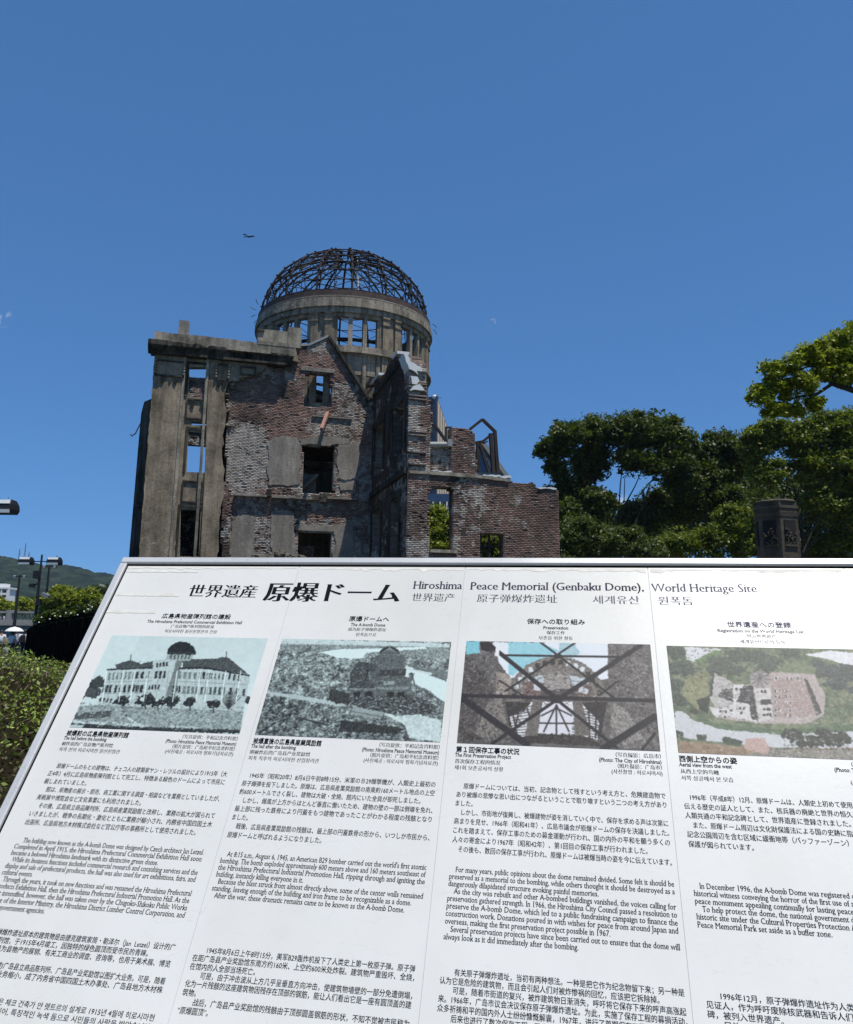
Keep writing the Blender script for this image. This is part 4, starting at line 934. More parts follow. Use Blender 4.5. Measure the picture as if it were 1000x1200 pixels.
CN = [[(2, '原子弹爆炸遗址原本的建筑物是由捷克建筑家简・勒泽尔（Jan  Letzel）设计的广', 1), (0, '岛县物产陈列馆，于1915年4月竣工，因独特的绿色圆顶而受市民的青睐。', 0), (2, '主要业务为县物产的展销、有关工商业的调查、咨询等，也用于美术展、博览', 1), (0, '会等文化事业。', 0),
       (2, '此后，改称为广岛县立商品陈列所、广岛县产业奖励馆以图扩大业务。可是，随着', 1), (0, '战争的激烈化，业务缩小，成了内务省中国四国土木办事处、广岛县地方木材株', 1), (0, '式会社等的办事处。', 0)],
      [(2, '1945年8月6日上午8时15分，美军B29轰炸机投下了人类史上第一枚原子弹。原子弹', 1), (0, '在距广岛县产业奖励馆东南方约160米、上空约600米处炸裂。建筑物严重毁坏、全烧，', 1), (0, '在馆内的人全部当场死亡。', 0), (2, '可是，由于冲击波从上方几乎呈垂直方向冲击，使建筑物墙壁的一部分免遭倒塌，', 1),
       (0, '化为一片残骸的这座建筑物因残存在顶部的钢筋，能让人们看出它是一座有圆顶盖的建', 1), (0, '筑物。', 0), (2, '战后，广岛县产业奖励馆的残骸由于顶部圆盖钢筋的形状，不知不觉被市民称为', 1), (0, '“原爆圆顶”。', 0)],
      [(2, '有关原子弹爆炸遗址，当初有两种想法。一种是把它作为纪念物留下来；另一种是', 1), (0, '认为它是危险的建筑物，而且会引起人们对被炸惨祸的回忆，应该把它拆除掉。', 0), (2, '可是，随着市街道的复兴，被炸建筑物日渐消失，呼吁将它保存下来的呼声高涨起', 1),
       (0, '来。1966年，广岛市议会决议保存原子弹爆炸遗址。为此，实施了保存工程的募捐活动，', 1), (0, '众多祈祷和平的国内外人士纷纷慷慨解囊，1967年，进行了首期保存工程。', 0), (2, '后来也进行了数次保存工程，至今', 0)],
      [(2, '1996年12月，原子弹爆炸遗址作为人类史上初次使用核武器的惨祸的历史', 1), (0, '见证人，作为呼吁废除核武器和告诉人们世界永久和平的重要性的和平纪念', 1), (0, '碑，被列入世界遗产。', 0), (2, '另外，原子弹爆炸遗址周边一带根据文化财产保护法被指定为国家的', 1)]]
for i in range(4):
    para(faces[i], i, -.3440, .01062, .0078, JP[i], mincho=.016, bold=.006)
    para(faces[i], i, -.4405, .00765, .0084, EN[i], serif=True, mincho=.016, bold=.005)
    para(faces[i], i, -.5420, .00815, .0072, CN[i], mincho=.014, bold=.006)
para(faces[0], 0, -.6080, .0085, .0070, [(1, '원폭돔의 원래 건물은 체코 건축가 얀 렛트르의 설계로 1915년 4월에 히로시마현', 1), (0, '물산진열관으로 완공되어, 특징적인 녹색 돔으로 시민들의 사랑을 받았습니다.', 1)], mincho=.014, bold=.006)

# weather stains and tape residue
for k, (x0, y0, x1, y1) in enumerate(((149, 668, 232, 671), (137, 695, 210, 699), (126, 715, 182, 719))):
    a = uv(x0, y0); b = uv(x1, y1); q = jag([(a[0], b[1]), (a[0], a[1]), (b[0], a[1]), (b[0], b[1])], .006, .0007, True, k)
    me = slab_mesh('tape_residue', q, [], .0002, lambda p, r, d: bd(p, r, .0004-d)); me.materials.append(MT['stain']); obj('tape_residue', me, faces[0])
for i in range(4):
    q = [(COLS[i]+.004, -.0045)]; rr = random.Random(i+20); k = 34
    q += [(COLS[i]+.003+(COLS[i+1]-COLS[i]-.006)*j/k, -.0055-.006*float(fbm(j*.35+i*31, 1, 3))*rr.uniform(.3, 1.6)*(1.0 if i else .6)) for j in range(k+1)][::1]
    q += [(COLS[i+1]-.003, -.0045)]
    me = slab_mesh('weather_stain', q, [], .0002, lambda p, r, d: bd(p, r, .0003-d)); me.materials.append(MT['stain']); obj('weather_stain', me, faces[i])

# ------------------------------------------------------------------ the four printed photographs
class Art:
    """small flat picture: coloured cells computed here, one quad per cell"""
    def __init__(s, u0, v0, u1, v1, W, H, ox, oy, sc, bg_):
        s.r = (u0, v0, u1, v1); s.W, s.H = W, H; s.o = (ox, oy, sc)
        W, H = int(W*1.25), int(H*1.25); s.W, s.H = W, H; s.im = np.zeros((H, W, 3)); s.im[:] = bg_; s.soft = True; s.con = 1.12; s.grain = 1.0
        s.X, s.Y = np.meshgrid(np.arange(W)+.5, np.arange(H)+.5); s.warp(.6)
    def warp(s, a):
        s.XW = s.X+(fbm(s.X*.3, s.Y*.3, 71, 3)-.5)*6*a; s.YW = s.Y+(fbm(s.X*.3, s.Y*.3, 72, 3)-.5)*6*a
    def c(s, p):
        ox, oy, sc = s.o; u, v = uv(ox+p[0]*sc, oy+p[1]*sc); u0, v0, u1, v1 = s.r
        return ((u-u0)/(u1-u0)*s.W, (v0-v)/(v0-v1)*s.H)
    def mask(s, pts): return inpoly(s.XW, s.YW, [s.c(p) for p in pts])
    def poly(s, pts, col, nz=0, fs=.5, seed=1):
        m = s.mask(pts); s.fill(m, col, nz, fs, seed)
    def fill(s, m, col, nz=0, fs=.5, seed=1):
        col = np.array(col, float)
        c_ = np.broadcast_to(col, s.im.shape)
        if nz: c_ = c_ + ((fbm(s.X*fs, s.Y*fs, seed, 3)-.5)*2*nz)[..., None]
        s.im[m] = np.clip(c_[m], 0, 255)
    def line(s, p, q, w_, col, raw=False):
        a = np.array(p if raw else s.c(p)); b = np.array(q if raw else s.c(q)); w_ = w_*(1 if raw else 1.25); d = b-a; L = d.dot(d)+1e-9
        x0, x1 = int(max(0, min(a[0], b[0])-w_-2)), int(min(s.W, max(a[0], b[0])+w_+2)); y0, y1 = int(max(0, min(a[1], b[1])-w_-2)), int(min(s.H, max(a[1], b[1])+w_+2))
        if x1 <= x0 or y1 <= y0: return
        X, Y = s.X[y0:y1, x0:x1], s.Y[y0:y1, x0:x1]
        t = np.clip(((X-a[0])*d[0]+(Y-a[1])*d[1])/L, 0, 1)
        m = np.clip(w_+.5-np.hypot(X-a[0]-t*d[0], Y-a[1]-t*d[1]), 0, 1)[..., None]
        s.im[y0:y1, x0:x1] = s.im[y0:y1, x0:x1]*(1-m)+np.array(col, float)*m
    def scatter(s, pts, n_, lo, hi, L=3, w_=.5, tint=(1, 1, 1), flat=.4, seed=1):
        rr = random.Random(seed); P = [s.c(p) for p in pts]; xs = [p[0] for p in P]; ys = [p[1] for p in P]; m = inpoly(s.X, s.Y, P)
        for _ in range(n_):
            x, y = rr.uniform(min(xs), max(xs)), rr.uniform(min(ys), max(ys))
            if not (0 <= x < s.W and 0 <= y < s.H) or not m[int(y), int(x)]: continue
            l_ = rr.uniform(.2, 1)*L; an = rr.uniform(0, math.pi); v = rr.uniform(lo, hi)
            s.line((x, y), (x+l_*math.cos(an), y+l_*flat*math.sin(an)), w_*rr.uniform(.4, 1.1), (v*tint[0], v*tint[1], v*tint[2]), True)
    def ell(s, c, rx, ry, col, top=False, nz=0, fs=.4, seed=1):
        pts = [(c[0]+rx*math.cos(t), c[1]-ry*math.sin(t)) for t in np.linspace(0, math.pi if top else 2*math.pi, 40)]
        s.poly(pts, col, nz, fs, seed)
    def blob(s, c, r, col, n_=9, seed=0, nz=18):
        a, b = s.c(c), s.c((c[0]+r, c[1])); R = math.hypot(a[0]-b[0], a[1]-b[1])
        d = np.hypot((s.X-a[0])/R, (s.Y-a[1])/R*1.45)+(fbm(s.X*.16+seed*7, s.Y*.16, seed, 4)-.5)*1.3
        t = (fbm(s.X*.7, s.Y*.7, seed+5, 3)-.5)*nz*3.4+(a[1]-s.Y)/R*8
        m = d < .98
        s.im[m] = np.clip(np.array(col, float)+t[..., None], 8, 250)[m]
    def build(s, parent):
        u0, v0, u1, v1 = s.r; W, H = s.W, s.H
        gx, gy = np.meshgrid(np.arange(W+1)/W, np.arange(H+1)/H)
        P = BO + (u0+(u1-u0)*gx)[..., None]*bh + (v0+(v1-v0)*gy)[..., None]*bv + bn*.0003
        i = np.arange(H)[:, None]*(W+1)+np.arange(W)[None]
        q = np.stack([i+W+1, i+W+2, i+1, i], -1).reshape(-1, 4)
        me = bpy.data.meshes.new('photograph'); nv = P.reshape(-1, 3)
        me.vertices.add(len(nv)); me.vertices.foreach_set('co', nv.astype(np.float32).ravel())
        me.loops.add(len(q)*4); me.loops.foreach_set('vertex_index', q.astype(np.int32).ravel())
        me.polygons.add(len(q)); me.polygons.foreach_set('loop_start', np.arange(0, len(q)*4, 4, dtype=np.int32)); me.update(calc_edges=True)
        ca = me.color_attributes.new('Col', 'FLOAT_COLOR', 'CORNER'); c4 = np.ones((len(q)*4, 4), np.float32)
        im = s.im
        k = np.array([.22, .56, .22]) if s.soft else np.array([0, 1, 0])
        im = k[0]*np.roll(im, 1, 0)+k[1]*im+k[2]*np.roll(im, -1, 0); im = k[0]*np.roll(im, 1, 1)+k[1]*im+k[2]*np.roll(im, -1, 1)
        im[0] = s.im[0]; im[-1] = s.im[-1]; im[:, 0] = s.im[:, 0]; im[:, -1] = s.im[:, -1]
        g1 = (fbm(s.X*.33, s.Y*.33, 91, 3)-.5)*30+(fbm(s.X*.9, s.Y*.9, 92, 2)-.5)*26
        im = np.clip((im-45)*s.con+36+g1[..., None]*s.grain*np.clip((225-im)/90, .1, 1), 12, 245)
        c4[:, :3] = np.repeat(lin(im.reshape(-1, 3))*.86, 4, 0); ca.data.foreach_set('color', c4.ravel())
        me.materials.append(MT['photo']); return obj('photograph', me, parent)
G = lambda v, t=.0: (v*(.925-t), v*1.0, v*.975)
TG = (.925, 1.0, .975)
# 1: the intact hall by the river, toned grey-green
A = Art(.0293, -.1362, .2757, -.2862, 260, 158, 70, 740, .25, G(196))
A.im[:] = np.array(G(200))*(1-.0)+((A.Y/A.H)[..., None]*14)
A.fill(A.X < 60+A.Y*.0, G(206)); A.im += ((fbm(A.X*.1, A.Y*.1, 4)-.5)*12)[..., None]
A.blob((175, 245), 45, G(70), 12, 1); A.blob((150, 290), 40, G(80), 12, 2); A.blob((885, 320), 26, G(60), 12, 3)
A.poly([(225, 182), (430, 172), (445, 135), (550, 128), (560, 175), (660, 178), (870, 205), (893, 215), (862, 380), (180, 345)], G(186), 14, .2)
A.poly([(550, 135), (575, 140), (540, 300), (498, 300)], G(120), 12)
A.poly([(262, 155), (330, 135), (385, 152), (440, 140), (437, 168), (268, 176)], G(80), 25, .6)
A.poly([(575, 132), (720, 128), (785, 120), (828, 152), (885, 200), (700, 172), (580, 168)], G(82), 25, .6)
A.poly([(222, 176), (440, 166), (440, 174), (222, 184)], G(60)); A.poly([(560, 168), (700, 168), (893, 205), (891, 212), (700, 178), (560, 176)], G(55))
A.line((335, 110), (333, 140), .7, G(90)); A.line((783, 95), (782, 125), .7, G(90))
A.poly([(505, 105), (640, 98), (610, 140), (500, 132)], G(165), 20)
for i in range(6): A.poly([(520+i*17, 112), (528+i*17, 111), (525+i*17, 130), (517+i*17, 131)], G(90))
A.ell((572, 105), 67, 56, G(44), True, 10); A.poly([(505, 97), (640, 97), (638, 110), (508, 108)], G(60))
def wins(p0, p1, n_, wd, ht, slant, col=55):
    for i in range(n_):
        t = i/(n_-1) if n_ > 1 else 0; x = p0[0]+(p1[0]-p0[0])*t; y = p0[1]+(p1[1]-p0[1])*t
        A.poly([(x, y), (x+wd, y), (x+wd-slant, y+ht), (x-slant, y+ht)], G(col))
wins((232, 195), (345, 190), 7, 9, 34, 6, 120); wins((360, 190), (410, 188), 3, 13, 32, 6); wins((455, 148), (500, 144), 4, 9, 20, 3); wins((450, 188), (488, 186), 3, 11, 34, 5)
wins((205, 252), (235, 252), 3, 12, 34, 8); wins((262, 252), (345, 250), 5, 12, 34, 8); wins((360, 252), (380, 252), 2, 15, 36, 7); wins((420, 252), (462, 250), 4, 8, 22, 4)
wins((560, 190), (655, 192), 5, 12, 32, 4, 120); wins((672, 192), (695, 194), 2, 12, 32, 4); wins((710, 196), (765, 198), 4, 8, 28, 4, 100); wins((795, 196), (840, 205), 3, 10, 30, 4)
wins((532, 255), (560, 256), 3, 9, 30, 4); wins((580, 258), (640, 258), 4, 12, 36, 4, 110); wins((662, 262), (745, 262), 5, 12, 34, 4, 70); wins((765, 262), (860, 270), 4, 12, 34, 4, 70)
wins((190, 310), (240, 315), 4, 9, 20, 6, 70)
A.poly([(95, 350), (180, 345), (862, 375), (850, 470), (50, 440)], G(150), 45, .35, 5)
for k, (x, y, r) in enumerate(((290, 325, 36), (400, 320, 42), (520, 325, 40), (610, 330, 30), (720, 340, 30), (460, 335, 30))): A.blob((x, y), r, G(48), 14, 30+k); A.line((x, y), (x+3, y+40), 1, G(60))
A.ell((385, 318), 9, 9, G(200)); A.ell((457, 322), 8, 8, G(200))
for k in range(12): A.line((792, 365), (760+k*8, 265+abs(k-6)*9), .6, G(60))
A.poly([(70, 385), (250, 370), (240, 400), (70, 415)], G(85), 40, .8, 6)
A.poly([(60, 418), (230, 428), (210, 440), (80, 436)], G(200)); A.poly([(250, 425), (420, 440), (400, 452), (240, 436)], G(205)); A.poly([(325, 400), (370, 438), (355, 442), (318, 405)], G(215)); A.poly([(520, 440), (660, 450), (650, 458), (520, 452)], G(190))
A.poly([(45, 428), (300, 445), (850, 462), (848, 480), (42, 456)], G(60), 40, .7, 8)
A.poly([(45, 436), (120, 440), (100, 458), (42, 455)], G(185), 10)
A.poly([(445, 135), (498, 132), (440, 300), (405, 300)], G(204), 6) if False else None
A.scatter([(60, 385), (180, 345), (862, 375), (850, 470), (50, 440)], 900, 60, 225, 5, .7, TG, .5, 3)
A.scatter([(100, 330), (870, 350), (860, 375), (95, 360)], 260, 40, 190, 4, .6, TG, 1, 4)
A.scatter([(262, 155), (330, 135), (440, 140), (437, 168), (268, 176)], 60, 60, 130, 6, .5, TG, .2, 5); A.scatter([(575, 132), (785, 120), (885, 200), (700, 172)], 90, 50, 130, 7, .5, TG, .2, 6)
A.scatter([(225, 185), (890, 212), (862, 340), (190, 330)], 420, 120, 232, 5, .45, TG, .15, 7)
for k in range(14):
    x = 240+k*45; A.line((x, 186+abs(k-5)*1.5), (x-14, 318), .45, G(150))
for y0 in (238, 292): A.line((212, y0), (430, y0-6), .5, G(140)); A.line((545, y0-4), (880, y0+12), .5, G(140))
for x in (222, 300, 352, 415, 552, 662, 702, 780, 850): A.line((x, 186), (x-22, 330), .8, G(225))
A.build(faces[0])
# 2: aerial of the levelled city with the ruin
A = Art(.2972, -.1362, .5442, -.2862, 260, 158, 290, 740, .25, G(150))
nz = fbm(A.X*.55, A.Y*.55, 12, 4); nz2 = fbm(A.X*.12, A.Y*.12, 14, 4)
nz3 = fbm(A.X*.28+A.Y*.1, A.Y*.45, 19, 4)
v_ = 104+(nz-.5)*170+(nz3-.5)*170+(nz2-.5)*190+(1-A.Y/A.H)**2*46
A.im = np.clip(v_, 35, 230)[..., None]*np.array(TG)
A.scatter([(160, 60), (950, 70), (910, 520), (40, 480)], 5200, 40, 222, 3.6, .55, TG, .5, 9)
A.poly([(160, 30), (950, 60), (948, 82), (160, 62)], G(198), 14, .2)
A.scatter([(160, 45), (950, 62), (948, 84), (160, 66)], 160, 120, 215, 5, .5, TG, .2, 3)
far = A.mask([(158, 58), (950, 75), (945, 130), (500, 100), (300, 95), (155, 90)]); A.fill(far, G(135), 70, .5, 3)
A.poly([(270, 85), (300, 66), (300, 95), (265, 98)], G(95), 20)
A.poly([(340, 98), (430, 84), (600, 80), (830, 72), (850, 80), (700, 92), (560, 100), (540, 128), (420, 124)], G(214), 8)
A.poly([(745, 160), (800, 185), (940, 220), (925, 340), (860, 280), (780, 245), (735, 210)], G(212), 8)
A.poly([(745, 150), (940, 190), (935, 235), (800, 185)], G(110), 60, .8, 6); A.poly([(745, 170), (870, 195), (860, 205), (745, 180)], G(200))
A.poly([(90, 280), (250, 300), (440, 335), (480, 350), (430, 352), (250, 322), (90, 292)], G(178), 15)
A.poly([(600, 355), (760, 375), (910, 420), (905, 520), (760, 500), (740, 440), (660, 400)], G(196), 30, .3, 4)
A.poly([(390, 270), (480, 290), (500, 330), (420, 340), (380, 320)], G(60), 40, .9, 5)
A.poly([(480, 300), (780, 300), (890, 350), (880, 385), (700, 395), (480, 340)], G(64), 90, 1.0, 7)
A.poly([(600, 110), (742, 112), (735, 215), (770, 215), (775, 300), (482, 305), (488, 262), (590, 262), (575, 200)], G(92), 34, .8, 9); A.poly([(488, 264), (772, 258), (774, 272), (486, 276)], G(130), 16)
A.poly([(480, 200), (520, 140), (600, 150), (600, 185), (560, 190), (570, 225), (600, 250), (590, 268), (482, 266)], G(70), 60, .9, 11)
A.poly([(640, 110), (700, 108), (742, 140), (735, 172), (620, 180), (625, 140)], G(96), 40, .9)
A.poly([(625, 180), (745, 178), (740, 206), (612, 212)], G(60)); A.poly([(640, 234), (690, 232), (688, 250), (638, 252)], G(150))
A.scatter([(480, 200), (520, 140), (742, 112), (735, 215), (775, 300), (482, 305)], 420, 30, 165, 4, .6, TG, 1.4, 12); A.scatter([(480, 300), (780, 300), (890, 350), (880, 385), (700, 395), (480, 340)], 500, 25, 215, 5, .7, TG, .6, 14); A.scatter([(440, 415), (740, 455), (700, 480), (430, 470)], 240, 20, 160, 5, .7, TG, .5, 15); A.scatter([(600, 355), (760, 375), (910, 420), (905, 520), (760, 500)], 180, 140, 235, 5, .6, TG, .4, 16)
A.ell((667, 106), 48, 34, G(54), True)
for k in range(9): A.line((667, 76), (625+k*10.5, 104), .5, G(140))
for x in (500, 555, 655, 705): A.poly([(x, 284), (x+32, 283), (x+30, 306), (x-2, 307)], G(38))
A.poly([(760, 200), (785, 196), (770, 250), (772, 300), (750, 300)], G(105), 30)
A.line((760, 200), (770, 195), 1, G(60)); A.line((785, 250), (770, 196), .8, G(70)); A.line((565, 180), (560, 215), 1.6, G(50))
A.poly([(500, 352), (640, 380), (625, 412), (482, 388)], G(150), 12); A.poly([(490, 372), (632, 398), (630, 404), (488, 378)], G(110))
A.poly([(440, 415), (560, 430), (740, 455), (700, 480), (430, 470)], G(52), 60, .9, 13)
for k in range(10): A.line((830+k*10, 275+k*6), (832+k*10, 286+k*6), .5, G(70))
A.line((830, 280), (925, 335), .5, G(80)); A.line((240, 405), (380, 440), 1.3, G(60)); A.line((60, 475), (130, 430), 1.2, G(50))
A.build(faces[1])
# 3: steel bracing seen from below
A = Art(.5652, -.1340, .8130, -.2862, 260, 160, 530, 740, .25, (98, 94, 90))
A.poly([(190, 50), (732, 55), (735, 225), (280, 230), (200, 120)], (230, 235, 233))
A.poly([(66, 45), (130, 47), (140, 110), (66, 125)], (128, 186, 192)); A.poly([(262, 50), (600, 55), (690, 210), (280, 215)], (228, 234, 232)); A.poly([(262, 50), (420, 52), (505, 95), (330, 170), (285, 210), (265, 200)], (146, 194, 198)); A.poly([(500, 55), (570, 55), (600, 100), (560, 130), (505, 110)], (172, 202, 203))
A.poly([(130, 50), (180, 50), (215, 120), (210, 250), (290, 215), (300, 260), (200, 330), (250, 470), (340, 520), (30, 520), (60, 110), (130, 100)], (104, 100, 96), 30, .5, 3)
A.poly([(730, 60), (890, 62), (930, 140), (965, 555), (730, 545), (760, 420), (720, 300), (690, 230), (730, 220)], (108, 103, 98), 30, .5, 5)
A.poly([(66, 120), (190, 250), (215, 420), (140, 500), (30, 515), (45, 300)], (88, 82, 78), 26, .6, 6)
A.poly([(205, 190), (265, 200), (290, 250), (230, 330), (205, 300)], (150, 140, 128), 30, .6, 6)
A.im = A.im+((fbm(A.X*.06, A.Y*.09, 44, 3)-.5)*46)[..., None]*(A.im.mean(2, keepdims=True) < 150)
A.poly([(170, 330), (230, 310), (255, 420), (230, 480), (150, 500), (110, 480)], (128, 122, 112), 26, .5, 8); A.poly([(755, 335), (810, 360), (900, 500), (800, 540), (740, 430)], (140, 136, 126), 26, .6, 9)
A.ell((490, 330), 235, 212, (122, 116, 108), True, 30, .5, 2)
A.poly([(250, 330), (725, 330), (700, 480), (640, 530), (330, 520), (270, 440)], (60, 56, 54), 30, .7)
for t in np.linspace(.22, math.pi-.22, 16):
    x, y = 490+205*math.cos(t), 330-185*math.sin(t); A.poly([(x-10, y-14), (x+10, y-14), (x+11, y+10), (x-11, y+10)], (216, 222, 218) if 4 < (t*5) % 7 else (70, 66, 62))
A.ell((490, 335), 165, 130, (96, 88, 84), True, 34, .6, 2); A.ell((490, 300), 110, 66, (84, 78, 74), True, 20)
for a0, b0 in (((350, 215), (430, 205)), ((550, 205), (640, 225))): A.poly([a0, b0, (b0[0], b0[1]+35), (a0[0]+14, a0[1]+50)], (196, 206, 204))
A.poly([(425, 200), (550, 198), (556, 270), (432, 275)], (150, 144, 136), 30, .5); A.poly([(330, 240), (400, 225), (420, 300), (340, 320)], (112, 94, 88), 30, .5); A.poly([(600, 230), (660, 260), (650, 320), (580, 295)], (108, 92, 86), 30, .5)
A.poly([(390, 225), (420, 250), (415, 280), (380, 275)], (205, 208, 204)); A.poly([(600, 250), (640, 275), (630, 295), (590, 285)], (205, 208, 204))
A.poly([(270, 400), (340, 370), (370, 330), (600, 330), (650, 380), (690, 430), (680, 520), (290, 500)], (226, 226, 222))
A.poly([(400, 480), (560, 485), (660, 500), (700, 540), (320, 520), (330, 495)], (70, 64, 60), 26, .7)
A.warp(.15)
A.scatter([(66, 120), (190, 100), (250, 330), (240, 500), (30, 515)], 900, 38, 160, 5, .6, (1, .985, .96), 1.2, 21); A.scatter([(730, 60), (890, 62), (930, 140), (965, 555), (730, 545), (760, 420)], 1000, 45, 175, 5, .6, (1, .985, .96), 1.2, 22)
A.scatter([(300, 240), (490, 150), (680, 240), (700, 320), (280, 320)], 500, 45, 200, 5, .7, (1, .97, .93), .4, 23); A.scatter([(280, 330), (690, 330), (690, 520), (290, 500)], 260, 25, 110, 9, .6, (1, 1, 1.05), 1, 24)
for k in range(12):
    a0 = 280+k*36; A.line((a0, 360), (a0+random.Random(k).uniform(-40, 40), 500), .9, (50, 46, 46))
    A.line((280, 370+k*12), (420, 340+k*14), .5, (70, 64, 62)); A.line((560, 350+k*12), (690, 380+k*12), .5, (70, 64, 62))
A.poly([(405, 345), (575, 345), (560, 478), (400, 478)], (222, 220, 220)); 
for d_ in ((489, 345, 489, 480), (489, 345, 430, 470), (489, 345, 548, 470), (405, 430, 575, 432), (420, 395, 489, 360), (560, 395, 489, 360)): A.line(d_[:2], d_[2:], 1.1, (62, 58, 62))
A.poly([(380, 320), (425, 325), (400, 490), (340, 490)], (112, 106, 100), 14); A.poly([(565, 325), (605, 320), (650, 490), (575, 490)], (108, 102, 96), 14)
BL = (46, 44, 50)
for p, q, w_ in (((160, 50), (500, 325), 3.2), ((885, 65), (490, 322), 3.2), ((50, 300), (945, 325), 2.8), ((250, 112), (790, 120), 1.6), ((415, 52), (500, 115), 1.5), ((575, 55), (480, 118), 1.5), ((500, 115), (250, 280), 1.5), ((500, 115), (770, 320), 1.5),
                 ((50, 315), (350, 530), 4.6), ((950, 400), (710, 550), 4.6), ((490, 320), (770, 545), 2.2), ((490, 322), (190, 525), 2.2), ((690, 300), (775, 235), 1.1), ((220, 230), (330, 300), 1.1), ((950, 480), (890, 555), 1.6)):
    A.line(p, q, w_, BL)
A.ell((490, 318), 32, 20, BL); A.ell((495, 116), 20, 12, BL); A.poly([(205, 60), (225, 70), (220, 120), (200, 115)], (236, 236, 232)); A.poly([(130, 50), (160, 50), (190, 95), (140, 90)], BL)
A.con = 1.1; A.grain = 1.4; A.im = np.where(A.im.mean(2, keepdims=True) > 190, A.im*.90+8, A.im); A.im = np.clip(A.im*np.array([.97, .97, .98])-np.clip((150-A.im.mean(2, keepdims=True))/150, 0, 1)*16, 0, 255)
A.build(faces[2])
# 4: colour aerial view
A = Art(.8338, -.1355, 1.0800, -.2870, 260, 158, 770, 740, .23, (90, 104, 76))
A.fill(A.X > -1, (86, 102, 72), 30, .15, 2); A.fill(fbm(A.X*.07, A.Y*.07, 8) > .5, (112, 120, 84), 24, .2, 3)
A.poly([(140, 78), (330, 90), (190, 160), (150, 140)], (200, 198, 194), 12)
A.poly([(190, 150), (300, 95), (330, 100), (230, 165)], (96, 128, 70), 14)
def trees(cs, col): 
    for k, (x, y, r) in enumerate(cs): A.blob((x, y), r, col, 16, k+int(x), 26)
trees(((95, 110, 60), (70, 180, 40), (130, 190, 60), (100, 270, 50), (110, 350, 60), (330, 160, 70), (420, 120, 70), (520, 130, 60), (600, 150, 50), (400, 200, 50), (300, 200, 50), (560, 180, 50), (680, 110, 50)), (66, 78, 64))
trees(((860, 200, 70), (960, 230, 60), (900, 270, 50), (980, 180, 50), (820, 160, 30), (1010, 300, 40), (1080, 230, 50)), (62, 72, 68))
A.poly([(750, 120), (880, 98), (1010, 110), (1100, 130), (1100, 190), (920, 160), (870, 140)], (206, 204, 200), 16, .3)
A.poly([(140, 250), (250, 200), (270, 380), (210, 400), (130, 330)], (130, 128, 84), 24, .2, 4); A.poly([(560, 215), (720, 150), (820, 190), (780, 230)], (104, 116, 78), 16, .2)
A.poly([(200, 350), (270, 330), (260, 420), (220, 400)], (46, 54, 44), 20)
A.poly([(590, 205), (800, 220), (860, 330), (850, 430), (760, 470), (590, 470), (540, 470), (400, 455), (300, 440), (270, 390)], (168, 150, 140), 30, .5, 5)
A.poly([(575, 235), (745, 235), (830, 430), (590, 445)], (158, 132, 122), 26, .5, 6)
A.poly([(290, 210), (385, 260), (390, 370), (300, 390), (262, 330)], (170, 164, 154), 24, .5)
A.poly([(330, 300), (385, 290), (388, 360), (310, 330)], (50, 52, 50), 14); A.poly([(285, 205), (292, 208), (280, 330), (262, 335)], (50, 46, 46))
A.poly([(385, 270), (475, 270), (510, 440), (540, 470), (400, 440), (290, 430), (265, 385), (330, 395), (390, 370)], (196, 190, 182), 16, .4)
A.poly([(440, 275), (490, 275), (515, 455), (480, 445), (470, 370), (405, 360)], (44, 44, 46), 14)
A.poly([(490, 290), (580, 290), (595, 450), (525, 460)], (190, 182, 172), 20, .4); A.poly([(525, 350), (580, 345), (585, 372), (530, 374)], (54, 54, 54))
A.ell((525, 245), 52, 44, (146, 134, 128), False, 30, .8)
for k in range(10): A.line((525, 240), (525+50*math.cos(k*.63), 245+42*math.sin(k*.63)), .5, (80, 74, 76))
A.poly([(745, 235), (770, 250), (840, 415), (815, 430)], (62, 62, 60), 16); 
for y in (240, 302, 332, 362, 400, 428):
    for x in (600, 620, 655, 675) if y != 240 else (600, 616, 660, 680, 715, 735):
        A.poly([(x, y-6), (x+13, y-6), (x+12, y+7), (x-1, y+7)], (206, 198, 190)); A.poly([(x+2, y-5), (x+9, y-5), (x+8, y+6), (x+1, y+6)], (50, 46, 46))
for (x, y) in ((400, 290), (420, 292), (320, 400), (345, 405), (375, 395), (420, 385), (440, 385), (425, 410), (540, 392), (560, 390), (570, 392), (540, 420), (560, 418), (575, 420), (340, 430), (530, 300), (545, 300)):
    A.poly([(x, y), (x+11, y), (x+10, y+13), (x-1, y+13)], (46, 44, 46))
A.poly([(210, 430), (300, 470), (600, 500), (1100, 470), (1100, 510), (640, 535), (300, 500), (210, 450)], (80, 104, 70), 20, .3)
A.poly([(90, 410), (130, 405), (180, 450), (330, 500), (620, 525), (1100, 505), (1100, 600), (560, 590), (105, 540), (92, 480)], (186, 186, 184), 12, .3, 3)
A.poly([(330, 545), (350, 535), (440, 560), (430, 580), (340, 570)], (60, 70, 56), 20); A.poly([(200, 525), (250, 525), (250, 560), (205, 555)], (60, 70, 56), 20); A.poly([(95, 505), (130, 510), (140, 545), (100, 540)], (60, 70, 56), 20)
A.poly([(108, 556), (450, 590), (560, 600), (1100, 590), (1100, 690), (112, 640)], (146, 118, 88), 30, .15, 5); A.poly([(500, 600), (1100, 600), (1100, 690), (450, 650)], (128, 120, 104), 50, .9, 6)
A.poly([(455, 545), (550, 545), (575, 600), (560, 625), (470, 610), (440, 590)], (182, 146, 130), 14)
trees(((700, 530, 56), (800, 560, 45), (860, 520, 50), (900, 560, 50), (950, 545, 45), (190, 410, 22), (660, 530, 30), (740, 570, 30)), (50, 56, 46))
